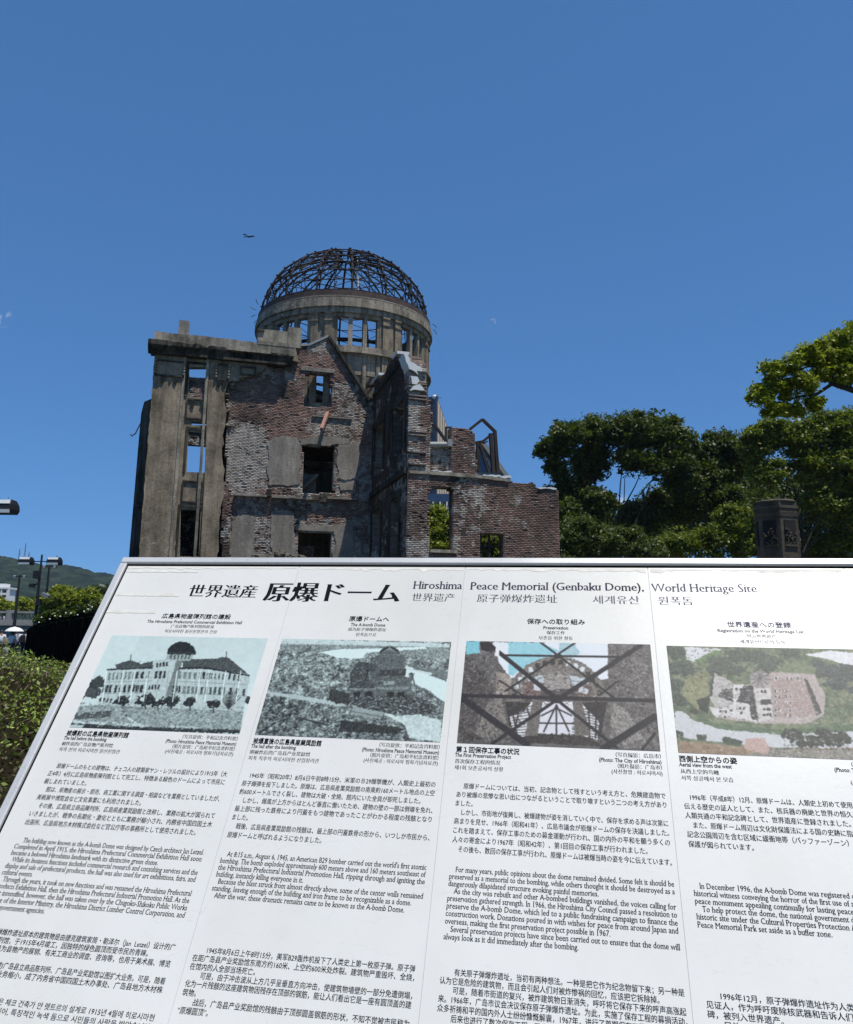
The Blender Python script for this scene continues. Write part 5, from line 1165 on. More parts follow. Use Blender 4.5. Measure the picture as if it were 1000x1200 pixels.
for pl_, n_, lo, hi, ti in (([(60, 80), (700, 80), (560, 230), (250, 230), (120, 400), (80, 400)], 900, 35, 105, (.92, 1, .86)), ([(800, 130), (1100, 200), (1100, 320), (860, 300)], 300, 35, 95, (.95, 1, .95)), ([(575, 235), (745, 235), (830, 430), (590, 445)], 420, 110, 205, (1, .90, .86)), ([(385, 270), (510, 280), (540, 470), (290, 430), (265, 385)], 320, 60, 225, (1, .98, .95)), ([(290, 210), (385, 260), (390, 370), (262, 330)], 120, 60, 210, (1, .98, .95)), ([(560, 430), (860, 400), (840, 470), (560, 475)], 120, 110, 215, (1, .95, .9)), ([(560, 600), (1100, 600), (1100, 690), (560, 650)], 420, 70, 200, (1, .97, .9)), ([(110, 560), (500, 595), (500, 650), (112, 640)], 160, 90, 180, (1, .85, .68)), ([(860, 330), (1100, 320), (1100, 470), (860, 450)], 200, 60, 130, (.9, 1, .75)), ([(100, 470), (330, 510), (1100, 520), (1100, 580), (110, 540)], 160, 150, 215, (1, 1, 1)), ([(640, 500), (980, 500), (980, 600), (640, 600)], 260, 25, 85, (.95, 1, .9))):
    A.scatter(pl_, n_, lo, hi, 4, .6, ti, .7, n_)
gm_ = A.im.mean(2, keepdims=True); A.im = (gm_+(A.im-gm_)*.72)*.90+18
A.build(faces[3])

# ------------------------------------------------------------------ ground, water and hills
def grid_mesh(name, x0, x1, y0, y1, nx, ny, hf, mat):
    gx, gy = np.meshgrid(np.linspace(x0, x1, nx), np.linspace(y0, y1, ny)); gz = hf(gx, gy)
    P = np.stack([gx, gy, gz], -1).reshape(-1, 3); i = np.arange(ny-1)[:, None]*nx+np.arange(nx-1)[None]
    q = np.stack([i, i+1, i+nx+1, i+nx], -1).reshape(-1, 4)
    me = bpy.data.meshes.new(name); me.vertices.add(len(P)); me.vertices.foreach_set('co', P.astype(np.float32).ravel())
    me.loops.add(len(q)*4); me.loops.foreach_set('vertex_index', q.astype(np.int32).ravel())
    me.polygons.add(len(q)); me.polygons.foreach_set('loop_start', np.arange(0, len(q)*4, 4, dtype=np.int32)); me.update(calc_edges=True)
    me.materials.append(MT[mat]); me.shade_smooth(); return me
n = NT('park_ground'); n.base(n.ramp(n.noise(.35, 6, .6), [(.4, (.055, .075, .028)), (.55, (.12, .11, .075))])); n.bump(n.noise(6, 6), .5, .03); MT['ground'] = n.set(.95)
n = NT('pavement'); n.base(n.ramp(n.noise(3, 5, .6), [(.3, (.20, .19, .17)), (.7, (.28, .265, .24))])); n.bump(n.noise(30, 4), .3, .004); MT['pave'] = n.set(.9)
n = NT('river_water'); n.base((.03, .05, .045)); n.bump(n.noise(1.5, 3), .3, .03); MT['water'] = n.set(.08)
n = NT('forest_hill')
c = n.ramp(n.noise(.05, 8, .75), [(.40, (.004, .009, .006)), (.5, (.013, .026, .014)), (.60, (.032, .050, .022))])
n.base(c); n.bump(n.noise(.09, 6, .7), 1.0, 6.0); MT['hill'] = n.set(1.0, 0, 0.0)
obj('ground', grid_mesh('ground', -2500, 2500, -200, 2400, 2, 2, lambda x, y: x*0, 'ground'), kind='structure')
obj('pavement', grid_mesh('pavement', -3.4, 6, -4, 11, 2, 2, lambda x, y: x*0+.006, 'pave'), kind='structure')
obj('river_water', grid_mesh('river_water', -400, -9.5, 20, 88, 2, 2, lambda x, y: x*0+.005, 'water'), kind='structure')
RX = [(-60, 640), (0, 650.5), (12, 653), (22, 656), (35, 658), (50, 661), (70, 661), (84, 663), (96, 665.5), (110, 670), (124, 672), (140, 675), (200, 700), (330, 728), (500, 742), (700, 745), (1100, 748)]
YR = 1500.0
rp = np.array([[at(x, y, YR)[0], at(x, y, YR)[2]] for x, y in RX])
rp = np.vstack([[-2600, 150], rp, [2500, 3]])
def hillf(x, y):
    X = x*YR/np.maximum(y, 600); t = (y-900)/(YR-900)
    h = np.interp(X, rp[:, 0], rp[:, 1])
    k = np.where(y < YR, np.clip(t, 0, 1)**1.25, np.clip(1-(y-YR)/500, 0, 1))
    r = 1-.14*np.sin(np.clip(t, 0, 1)*math.pi)*(fbm(x*.012, y*.008, 5)*2-1)*2
    return h*k*r + (fbm(x*.16, y*.10, 9, 2)-.5)*7*np.clip(k*3, 0, 1)*(h > 4) - 1.0*(k <= 0)
obj('hills', grid_mesh('hills', -1400, 300, 880, 2000, 420, 150, hillf, 'hill'), kind='structure')
for (px, py, h, lab) in ((22, 653, 22, 'thin pale radio mast standing leftmost on the wooded hill ridge'), (28.5, 652, 30, 'tallest of the thin radio masts on the wooded hill ridge'), (33, 656, 20, 'thin radio mast just right of the tallest mast on the ridge'), (66, 658, 18, 'lone faint radio mast on the ridge above the street lamp')):
    p = at(px, py+4, YR); t = thing('radio_mast', p, lab, 'radio mast', 'radio masts on the hill ridge')
    m = MB(); 
    for a in (0, 2.1, 4.2): m.tube([(p[0]+2.2*math.cos(a), p[1]+2.2*math.sin(a), p[2]-8), (p[0]+.2*math.cos(a), p[1]+.2*math.sin(a), p[2]+h)], .3, 4)
    m.build('lattice_leg', 'steel', t, kind='stuff')
    m = MB()
    for k in range(1, 6): z = p[2]+h*k/6; r = 2.2*(1-k/6)+.4; m.tube([(p[0]+r*math.cos(a), p[1]+r*math.sin(a), z) for a in (0, 2.1, 4.2, 6.28)], .2, 4)
    m.build('lattice_ring', 'steel', t, kind='stuff')

# ------------------------------------------------------------------ leaves and trees
def leaf_mesh(name, C_, size, cols, mat='leaf', up=.35, rg=RNG):
    N = len(C_); nrm = rg.normal(size=(N, 3)); nrm[:, 2] = np.abs(nrm[:, 2])+up; nrm /= np.linalg.norm(nrm, axis=1)[:, None]
    t = np.cross(nrm, rg.normal(size=(N, 3))); t /= np.linalg.norm(t, axis=1)[:, None]; b = np.cross(nrm, t)
    s = (size*rg.uniform(.6, 1.3, N))[:, None]; w_ = s*rg.uniform(.38, .6, (N, 1))
    V = np.stack([C_-t*s, C_-b*w_+t*s*.1, C_+t*s+nrm*s*.15, C_+b*w_+t*s*.1], 1).reshape(-1, 3)
    c = np.array(cols)[rg.integers(0, len(cols), N)]*rg.uniform(.65, 1.35, (N, 1))
    return np_quads(name, V, mat, np.repeat(c, 4, 0))
LG = dict(dark=[(.046, .066, .014), (.064, .088, .016), (.036, .054, .012), (.10, .125, .022)],
          mid=[(.10, .13, .018), (.13, .16, .020), (.080, .108, .018), (.17, .19, .026)],
          bright=[(.18, .215, .020), (.23, .26, .026), (.13, .165, .020), (.29, .30, .040)],
          olive=[(.060, .082, .020), (.080, .100, .024), (.046, .066, .018), (.10, .115, .03)])
def tree(label, base, blobs, nleaf, size, pal, cat='tree', group=None, name='tree', trunk=.35, sub=9, flat=.62, limb=True, seed=1, bare=(), spread=1.0):
    """blobs: (px, py, radius px, Y) places of the crown's big clumps; base: (px, Y) of the trunk foot"""
    rg = np.random.default_rng(seed); rr = random.Random(seed)
    b0 = at(base[0], 745, base[1]); b0[2] = 0
    t = thing(name, b0, label, cat, group)
    tr = MB(); lb = MB(); Cs = []
    cen = [(at(x, y, Y), r*Y/FPX*1.12) for x, y, r, Y in blobs]
    mean = np.mean([c for c, r in cen], 0); zmin = min(c[2]-r for c, r in cen)
    fork = np.array([b0[0]*.7+mean[0]*.3, b0[1]*.7+mean[1]*.3, max(zmin*.75, mean[2]*.35)])
    tr.tube([b0, (b0+fork)/2+np.array([rr.uniform(-.2, .2), 0, 0]), fork], [trunk, trunk*.8, trunk*.65], 9)
    w_ = np.array([r**2 for c, r in cen]); w_ = w_/w_.sum()
    for (c, r), ww in zip(cen, w_):
        fk = fork+np.array([rr.uniform(-.3, .3), rr.uniform(-.3, .3), rr.uniform(-.5, .1)*(c[2]-fork[2])*.3]); dv = c-fk; pth = [fk]
        for q_ in (.2, .4, .6, .8): pth.append(fk+dv*np.array([q_**1.3, q_**1.3, q_**.85])+rg.normal(size=3)*.05*np.linalg.norm(dv)*.6)
        if limb: lb.tube(pth+[c], [trunk*.26, trunk*.2, trunk*.15, trunk*.11, trunk*.07, trunk*.03], 6)
        k = max(4, int(sub*1.7*(1 if r > 1 else .6)))
        for j in range(k):
            d = rg.normal(size=3); d[2] = d[2]*.8+.25; d /= np.linalg.norm(d)
            sc = c+d*r*rg.uniform(.45, .92)*np.array([1, 1, .85]); sr = r*rg.uniform(.22, .50)*spread
            lb.tube([c-np.array([0, 0, .2*r]), (c+sc)/2-np.array([0, 0, .06*r]), sc], [trunk*.08, trunk*.05, trunk*.02], 4)
            nn = int(nleaf*1.9*ww/k)
            q = rg.normal(size=(nn, 3)); q /= np.linalg.norm(q, axis=1)[:, None]
            rad_ = sr*rg.uniform(.1, 1.0, (nn, 1))**.55*(1+.3*rg.normal(size=(nn, 1)))
            Cs.append(sc+q*rad_*np.array([1, 1, flat]))
    tr.build('trunk', 'bark', t, smooth=True); 
    if limb: lb.build('limb', 'bark', t, kind='stuff')
    for (c, r), ww in zip(cen, w_):
        nn = int(nleaf*(.75 if limb else .3)*ww); q = rg.normal(size=(nn, 3)); q /= np.linalg.norm(q, axis=1)[:, None]
        p_ = c+q*r*rg.uniform(.25, 1.12, (nn, 1))*np.array([1, 1, .85]); g_ = fbm(p_[:, 0]*1.6/max(r, .6)*1.5+40, p_[:, 2]*3.0/max(r, .6)+p_[:, 1]*.7+40, seed, 3)
        Cs.append(p_[g_ > .44])
    C_ = np.concatenate(Cs)
    obj('foliage', leaf_mesh('foliage', C_, size, LG[pal], rg=rg), t, kind='stuff'); return t

# tree group to the right of the ruin
tree('broad dark tree nearest the brick end wall, its ragged outer bough near the corner', (720, 62),
     [(648, 528, 17, 62), (668, 512, 22, 62), (655, 548, 14, 62), (700, 510, 26, 63), (735, 505, 26, 62), (768, 508, 28, 63), (795, 520, 20, 62), (690, 545, 24, 64), (665, 575, 24, 64), (745, 540, 22, 62), (785, 545, 24, 62), (700, 590, 20, 62), (655, 605, 26, 62), (800, 570, 20, 63)], 46000, .155, 'dark', trunk=.42, sub=11, seed=11, group='park trees behind the board')
tree('dark round tree in the middle of the tree line, left of the stone pillar', (815, 66),
     [(822, 535, 22, 66), (845, 522, 22, 66), (835, 560, 26, 66), (810, 590, 26, 66), (862, 545, 22, 66), (850, 590, 24, 65), (775, 590, 26, 67), (750, 610, 24, 66)], 32000, .155, 'dark', trunk=.35, sub=10, seed=12, group='park trees behind the board')
tree('tall yellowish-topped tree standing behind the stone pillar', (925, 58),
     [(888, 520, 20, 58), (905, 512, 24, 58), (935, 512, 24, 58), (968, 508, 28, 58), (1000, 505, 30, 58), (1040, 510, 36, 58), (950, 545, 26, 58), (990, 550, 32, 58), (900, 555, 22, 58), (1030, 560, 36, 58), (965, 590, 26, 58), (1005, 600, 30, 58)], 50000, .145, 'mid', trunk=.4, sub=11, seed=13, flat=.42, group='park trees behind the board')
tree('low shaded undergrowth tree filling the gap left of the stone pillar', (850, 56),
     [(860, 610, 22, 58), (880, 640, 24, 58), (835, 635, 22, 58), (800, 640, 24, 58), (960, 640, 30, 60), (1000, 645, 32, 60), (925, 620, 20, 60)], 22000, .14, 'mid', trunk=.2, seed=14, limb=True, group='park trees behind the board')
tree('low olive-green tree at the foot of the dark tree beside the brick wall', (700, 57),
     [(680, 625, 24, 57), (705, 640, 26, 57), (735, 635, 20, 57), (760, 648, 20, 57), (665, 655, 20, 57)], 16000, .13, 'olive', trunk=.2, seed=15, group='park trees behind the board')
tree('far background tree seen dimly between the trunks of the tree line', (790, 95),
     [(700, 625, 40, 95), (760, 635, 44, 95), (820, 600, 42, 95), (880, 600, 46, 95), (950, 590, 50, 95), (1010, 580, 50, 95), (650, 645, 30, 95), (1060, 570, 50, 95)], 34000, .34, 'dark', trunk=.4, seed=16, group='park trees behind the board')
# near bough entering from the right
tree('near bright green tree leaning in at the upper right edge of the view', (1120, 17),
     [(892, 466, 15, 17), (903, 436, 15, 17), (908, 482, 12, 17), (925, 428, 16, 17), (940, 452, 18, 17), (950, 415, 17, 17), (918, 458, 15, 17), (962, 432, 17, 17), (905, 456, 12, 17), (932, 480, 11, 17), (990, 418, 18, 17), (975, 412, 20, 17), (1000, 400, 22, 17), (985, 440, 15, 17), (960, 475, 13, 17), (1010, 435, 18, 17), (918, 480, 10, 17), (1040, 410, 34, 17), (1080, 430, 40, 17), (1060, 480, 26, 17)], 40000, .048, 'bright', trunk=.2, sub=9, seed=18, group=None, flat=.85, limb=False)
m = MB(); m.tube([at(1080, 520, 17), at(1030, 470, 17), at(1000, 458, 17), (at(975, 450, 17)), at(957, 462, 17), at(945, 472, 17)], [.11, .075, .055, .045, .035, .02], 7)
nb = [o for o in bpy.data.objects if o.get('label', '').startswith('near bright green')][0]
m.tube([at(1000, 458, 17), at(985, 440, 17), at(965, 428, 17), at(945, 430, 17), at(925, 440, 17)], [.045, .035, .028, .02, .012], 6); m.tube([at(957, 462, 17), at(935, 465, 17), at(915, 472, 17), at(898, 474, 17)], [.035, .026, .018, .01], 6); m.tube([at(935, 465, 17), at(928, 482, 17), at(926, 492, 17)], [.018, .012, .006], 5)
m.build('bough', 'bark', nb, smooth=True)
# trees and buildings seen through the openings of the front wall
tree('bright green tree seen through the tall opening of the brick wall', (520, 66), [(512, 605, 16, 66), (505, 625, 20, 66), (528, 615, 18, 66), (520, 645, 20, 66), (540, 640, 20, 66), (500, 650, 18, 66)], 11000, .13, 'bright', trunk=.18, seed=21)
tree('green tree seen through the small square opening of the brick wall', (578, 70), [(572, 635, 16, 70), (590, 640, 16, 70), (580, 655, 18, 70), (560, 650, 16, 70)], 7000, .15, 'mid', trunk=.18, seed=22)
tree('clump of trees behind the ruin, glimpsed low through its shaded side windows', (430, 75), [(400, 640, 26, 78), (440, 645, 26, 78), (465, 640, 20, 78)], 5000, .2, 'dark', trunk=.2, seed=23)

def block(t, px0, px1, pyt, Y, depth, mat, name='wall', z0=0.0):
    a = at(px0, pyt, Y); b = at(px1, pyt, Y); m = MB(); m.box(a[0], b[0], Y, Y+depth, z0, a[2]); return m.build(name, mat, t), a, b
t = thing('office_building', at(515, 700, 100)*np.array([1, 1, 0]), 'dark blue glazed building seen through the tall opening of the low brick wall', 'building')
o, a, b = block(t, 440, 552, 578, 100, 12, 'blueglass')
for k in range(5):
    z = a[2]-1.2-k*2.2; m = MB(); m.box(a[0]-.1, b[0]+.1, 99.9, 99.97, z, z+.25); m.build('window_band', 'steel', o)
for k in range(14):
    x = a[0]+(b[0]-a[0])*(k+.5)/14; m = MB(); m.box(x-.08, x+.08, 99.82, 99.96, a[2]-6, a[2]-1); m.build('window_bar', 'white', o)
# beige tower behind the pier
t = thing('tower_block', at(515, 700, 150)*np.array([1, 1, 0]), 'beige ribbed high-rise with a dark louvred side rising behind the brick pier', 'building')
pA = at(512.5, 466, 150); pBq = at(507, 464.5, 158); pCq = at(530, 492, 186); zt_ = pA[2]
def vert_panel(m, p, q, z0, z1, th=.4):
    p = np.array([p[0], p[1]]); q = np.array([q[0], q[1]]); d = q-p; L = np.linalg.norm(d); nn = np.array([-d[1], d[0]])/L*th
    return m.hexa([(p[0], p[1], z0), (q[0], q[1], z0), (q[0]+nn[0], q[1]+nn[1], z0), (p[0]+nn[0], p[1]+nn[1], z0), (p[0], p[1], z1), (q[0], q[1], z1), (q[0]+nn[0], q[1]+nn[1], z1), (p[0]+nn[0], p[1]+nn[1], z1)])
m = MB(); v = [(pA[0], pA[1]), (pCq[0], pCq[1]), (pCq[0]-14, pCq[1]+3), (pBq[0]-9, pBq[1]+4)]
m.hexa([(x, y, 0) for x, y in v]+[(x, y, zt_) for x, y in v]); bw_ = m.build('wall', 'beige', t)
d_ = np.array([pCq[0]-pA[0], pCq[1]-pA[1]])
for k in range(1, 7):
    p = np.array([pA[0], pA[1]])+d_*k/7; q = p+d_*.012; m = MB(); vert_panel(m, p+np.array([.12, -.02]), q+np.array([.12, -.02]), 0, zt_-.3, .3); m.build('rib', 'plaster', bw_)
m = MB(); p = np.array([pA[0]-9, pA[1]+5.5]); vert_panel(m, p+np.array([0, -1.2]), np.array([pA[0]-.1, pA[1]-.35]), 0, zt_+.25, .5); sd = m.build('louvred_side', 'navy', t)
for k in range(26):
    z = zt_-1-k*1.1; m = MB(); vert_panel(m, p+np.array([0, -1.45]), np.array([pA[0]-1.0, pA[1]-.50]), z, z+.35, .2); m.build('louvre', 'steel', sd)
m = MB(); pq = np.array([pA[0], pA[1]]); vert_panel(m, pq+np.array([0, .2]), pq+d_+np.array([0, .2]), zt_, zt_+.35, .4); m.build('roof_edge', 'navy', t)
m = MB(); m.lathe([(.05, -1.2), (.08, -.6), (.3, -.3), (.42, 0), (.3, .3), (.05, .42)], at(509.5, 465, 150), 10); m.build('roof_beacon', 'white', t)
m = MB(); m.bar(at(511, 467, 150), at(517, 466, 150), .1, .1); m.bar(at(513, 470, 150), at(513.5, 463, 150), .1, .1); m.build('aerial', 'steel', t)
# slanted-roof modern building behind the bent steel
t = thing('sloping_roof_building', at(585, 700, 120)*np.array([1, 1, 0]), 'grey building with a steeply sloping roof edge and dark windows behind the bent steel frame', 'building')
P_ = [at(x, y, 120) for x, y in [(562, 517), (569, 517), (575, 525), (597.5, 558), (598, 640), (560, 640)]]
def yprism(m, pts, th):
    k = len(pts); v = [tuple(p) for p in pts]+[(p[0], p[1]+th, p[2]) for p in pts]
    return m.add(v, [tuple(range(k)), tuple(range(k, 2*k))[::-1]]+[(i, k+i, k+(i+1) % k, (i+1) % k) for i in range(k)])
m = MB(); yprism(m, [at(x, y, 120) for x, y in [(560, 520), (569, 521), (594, 559), (594, 690), (560, 690)]], 9); wl = m.build('wall', 'roofc', t)
m = MB(); yprism(m, [at(x, y, 119) for x, y in [(560, 517.5), (569, 517.5), (599, 560), (593.5, 560), (566, 521.5), (560, 521)]], 11); m.build('roof', 'balus', t)
m = MB(); yprism(m, [at(x, y, 119.9) for x, y in [(563, 524), (568, 524), (588, 553), (563, 553)]], .05); wnn = m.build('window', 'blueglass', t)
for k in range(4):
    m = MB(); m.bar(at(566+k*2.5, 527+k*6, 119.8), at(578+k*3, 553, 119.8), .12, .1, (0, -1, 0)); m.build('frame_bar', 'white', wnn)

# ------------------------------------------------------------------ stone pillar
pc = at(913, 650, 12.0); r0 = 25.5*12.0/FPX/1.0
t = thing('stone_pillar', (pc[0], pc[1], 0), 'dark carved many-sided stone pillar with a domed cap, in front of the trees at right', 'stone pillar')
zt_ = at(913, 586, 12)[2]; zb1 = at(913, 596, 12)[2]; zb2 = at(913, 604, 12)[2]; zw1 = at(913, 612, 12)[2]; zw0 = at(913, 640, 12)[2]
n8 = 6; a0 = math.radians(17)
def prism8(m, r_, z0, z1, rt=None): return m.lathe([(r_, z0), (rt or r_, z1)], (pc[0], pc[1], 0), n8, a0)
m = MB(); prism8(m, r0*1.0, 0, zb2-.01, r0*.97); body = m.build('shaft', 'stone', t)
m = MB(); prism8(m, r0*1.01, zb2-.05, zb2+.01, r0*1.05); prism8(m, r0*.99, zb2+.01, zb1-.03); m.build('band', 'stone', t)
m = MB(); prism8(m, r0*1.04, zb1-.03, zb1+.01); prism8(m, r0*.97, zb1+.01, zb1+.07); m.build('band', 'stone', t)
m = MB(); m.lathe([(r0*.97, zb1+.07), (r0*.86, zb1+.10), (r0*.6, zt_-.015), (r0*.25, zt_), (.01, zt_+.003)], (pc[0], pc[1], 0), 18, a0); m.build('domed_cap', 'rubble', t, smooth=True)
MT['void'] = plain('recess_shade', (.010, .010, .010), .9)  # flat black plates paint the shade inside the carved openings
for k in range(n8):
    am = a0+(k+.5)*2*math.pi/n8; nx_, ny_ = math.cos(am), math.sin(am); tx, ty = -ny_, nx_; ap = r0*math.cos(math.pi/n8)
    def pp(a, z, h): return (pc[0]+nx_*(ap+h)+tx*a, pc[1]+ny_*(ap+h)+ty*a, z)
    hw = r0*.30
    m = MB(); m.hexa([pp(-hw, zw0, -.02), pp(hw, zw0, -.02), pp(hw, zw0, .004), pp(-hw, zw0, .004), pp(-hw, zw1, -.02), pp(hw, zw1, -.02), pp(hw, zw1, .004), pp(-hw, zw1, .004)]); pn = m.build('carved_panel', 'void', t)
    rr = random.Random(k+3); m = MB()
    for j in range(16):
        zc = zw0+(zw1-zw0)*rr.uniform(.0, .62); ac = rr.uniform(-hw, hw)*.9; an = rr.uniform(0, 3.14); l_ = rr.uniform(.02, .05)
        m.tube([pp(ac-l_*math.cos(an), zc-l_*math.sin(an), .008), pp(ac, zc+.008, .022), pp(ac+l_*math.cos(an), zc+l_*math.sin(an), .008)], [.005, .011, .004], 5)
    m.build('carved_foliage', 'stone', pn, kind='stuff')
    m = MB(); m.hexa([pp(-hw*1.15, zw0-.03, 0), pp(hw*1.15, zw0-.03, 0), pp(hw*1.15, zw0-.03, .02), pp(-hw*1.15, zw0-.03, .02), pp(-hw*1.15, zw0, 0), pp(hw*1.15, zw0, 0), pp(hw*1.15, zw0, .02), pp(-hw*1.15, zw0, .02)]); m.build('sill', 'stone', pn)

# ------------------------------------------------------------------ rubble heap at the ruin's foot
def rock(name, c, r, seed, mat='rubble', sq=(1, 1, .7)):
    bm_v = []; rr = random.Random(seed); m = MB(); n1, n2 = 9, 6
    for i in range(n2+1):
        th = math.pi*i/n2
        for j in range(n1):
            a = 2*math.pi*j/n1; k = r*(1+rr.uniform(-.28, .2)); bm_v.append((c[0]+k*math.sin(th)*math.cos(a)*sq[0], c[1]+k*math.sin(th)*math.sin(a)*sq[1], c[2]+k*math.cos(th)*sq[2]))
    f = [(i*n1+j, (i+1)*n1+j, (i+1)*n1+(j+1) % n1, i*n1+(j+1) % n1) for i in range(n2) for j in range(n1)]
    return m.add(bm_v, f)
def pile():
    pts = [(268, 656), (290, 653.5), (305, 652), (318, 648), (330, 645), (341, 650), (352, 652), (365, 655)]
    p = at(320, 652, 33.0); q = thing('rubble_mound', (p[0], p[1], 0), 'low crumpled grey heap of rubble along the foot of the gable wall', 'rubble mound')
    m = MB(); nn = 90; K = 17; v = []
    xs = np.linspace(150, 420, nn); tops = np.interp(xs, [150, 172, 200, 240]+[a for a, b in pts]+[378, 420], [744, 690, 662, 656]+[b for a, b in pts]+[664, 744])
    for i in range(nn):
        tp = at(xs[i], tops[i], 33.0)
        for j in range(K):
            s_ = (j/(K-1)-.5)*2; e = float(fbm(xs[i]*.12, j*.9, 4))-.5
            v.append((tp[0], tp[1]+s_*4.6+e*.5, max(0, tp[2]*(1-abs(s_))+e*.9*min(1, abs(s_)*2+.25)*(1-abs(s_)))))
    f = [(i*K+j, (i+1)*K+j, (i+1)*K+j+1, i*K+j+1) for i in range(nn-1) for j in range(K-1)]
    m.add(v, f); m.build('mound', 'rubble', q)
    rr = random.Random(4)
    for k in range(34):
        x = rr.uniform(245, 364); y = np.interp(x, [a for a, b in pts], [b for a, b in pts])+rr.uniform(0, 3); r = rr.uniform(.08, .26)
        m = rock('stone', at(x, y+1.5, 32.8), r, k); m.build('stone', 'rubble', q)
pile()

# ------------------------------------------------------------------ hedge
def hedge():
    hc = np.array([-2.72, 3.55, 0.50]); R3 = np.array([1.98, 2.5, 1.07])
    t = thing('clipped_hedge', (hc[0], hc[1], 0), 'rounded clipped green and brown azalea hedge beside the left edge of the board', 'hedge')
    m = MB(); 
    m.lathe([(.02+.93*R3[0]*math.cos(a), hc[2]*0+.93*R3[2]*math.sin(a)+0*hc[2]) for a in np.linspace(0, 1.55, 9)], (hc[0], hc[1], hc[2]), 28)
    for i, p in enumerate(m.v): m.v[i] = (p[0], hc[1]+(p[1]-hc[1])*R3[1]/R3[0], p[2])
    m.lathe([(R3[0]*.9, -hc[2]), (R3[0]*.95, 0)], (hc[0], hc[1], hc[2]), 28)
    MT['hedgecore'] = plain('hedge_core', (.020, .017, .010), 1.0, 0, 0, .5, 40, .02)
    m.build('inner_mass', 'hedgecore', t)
    rg = np.random.default_rng(5)
    def surf(N, lo, hi):
        q = rg.normal(size=(N, 3)); q[:, 2] = np.abs(q[:, 2]); q /= np.linalg.norm(q, axis=1)[:, None]
        k = rg.uniform(lo, hi, (N, 1)); bump_ = (fbm(q[:, 0]*9+20, q[:, 1]*9+20, 3)-.5)[:, None]*.10
        return hc+q*R3*(k+bump_), q
    P_, q = surf(150000, .95, 1.02)
    g = fbm(P_[:, 0]*2.2, P_[:, 1]*2.2, 7)
    keep = (rg.random(len(P_)) < np.clip((g-.30)*3.2, .30, 1)); P_ = P_[keep]
    cols = [(.26, .33, .05), (.22, .29, .045), (.19, .25, .045), (.15, .20, .035), (.12, .16, .028), (.20, .26, .04), (.12, .095, .05), (.09, .07, .04)]
    obj('foliage', leaf_mesh('foliage', P_, .0088, cols, 'leafn', .25, rg), t, kind='stuff')
    P_, q = surf(2600, .99, 1.035); obj('young_leaves', leaf_mesh('young_leaves', P_, .013, [(.16, .24, .03), (.13, .20, .03)], 'leafn', .5, rg), t, kind='stuff')
    P_, q = surf(32000, .92, .985); d = rg.normal(size=P_.shape)*.5+q; d /= np.linalg.norm(d, axis=1)[:, None]
    L = rg.uniform(.015, .045, (len(P_), 1)); sd = np.cross(d, rg.normal(size=d.shape)); sd /= np.linalg.norm(sd, axis=1)[:, None]; sd *= .0011
    V = np.stack([P_-sd, P_+sd, P_+sd*.5+d*L, P_-sd*.5+d*L], 1).reshape(-1, 3)
    obj('twigs', np_quads('twigs', V, 'leafn', np.repeat(np.array([(.16, .115, .07), (.11, .08, .05), (.22, .17, .12)])[rg.integers(0, 3, len(P_))], 4, 0)), t, kind='stuff')
hedge()

# ------------------------------------------------------------------ dark railed fence behind the hedge
MT['sheet'] = plain('black_sheet', (.006, .006, .006), 1.0, 0, 0.0)
def fence():
    pts = [(34, 738, 30), (42, 733.5, 28), (55, 729.5, 26), (70, 726, 24), (85, 723.5, 22.5), (100, 721, 21), (118, 719, 20), (140, 717, 19)]
    P_ = [at(*p) for p in pts]
    t = thing('screened_fence', (P_[3][0], P_[3][1], 0), 'dark curved sheet fence with a top rail between the hedge and the board', 'fence')
    for i in range(len(P_)-1):
        a, b = P_[i], P_[i+1]
        m = MB(); m.bar((a[0], a[1], a[2]/2-.02), (b[0], b[1], b[2]/2-.02), .03, (a[2]+b[2])/2-.12); m.build('sheet_panel', 'sheet', t)
        m = MB(); m.bar(a, b, .07, .06); m.build('top_rail', 'sheet', t)
        a2, b2 = a-np.array([0, 0, .28]), b-np.array([0, 0, .28]); m = MB(); m.bar(a2+np.array([0, -.04, 0]), b2+np.array([0, -.04, 0]), .03, .04); m.build('rail', 'sheet', t)
        m = MB(); m.box(a[0]-.04, a[0]+.04, a[1]-.07, a[1]+.01, 0, a[2]+.0); m.build('post', 'sheet', t)
        for k in range(5):
            q = a+(b-a)*(k+.5)/5; m = MB(); m.box(q[0]-.012, q[0]+.012, q[1]-.05, q[1]-.03, 0, q[2]-.05); m.build('upright', 'sheet', t)
fence()
# small pale blossoms and shrubs along the fence top
tree('row of low shrubs with small pale blossoms peeping over the dark fence', (75, 34), [(48, 728, 8, 34), (62, 724, 9, 34), (78, 722, 9, 34), (95, 718, 9, 34), (112, 715, 10, 34)], 6000, .09, 'dark', cat='shrub', name='shrub_row', trunk=.05, seed=31)
o = [x for x in bpy.data.objects if x.get('label', '').startswith('row of low shrubs')][0]
m = MB(); rr = random.Random(2)
for k in range(11):
    x = 44+k*6.6+rr.uniform(-2, 2); p = at(x, np.interp(x, [44, 120], [727, 712])+rr.uniform(-3, 3), 33.3); m.lathe([(.01, -.03), (.035, 0), (.01, .03)], p, 6)
m.build('blossom', 'white', o, kind='stuff')

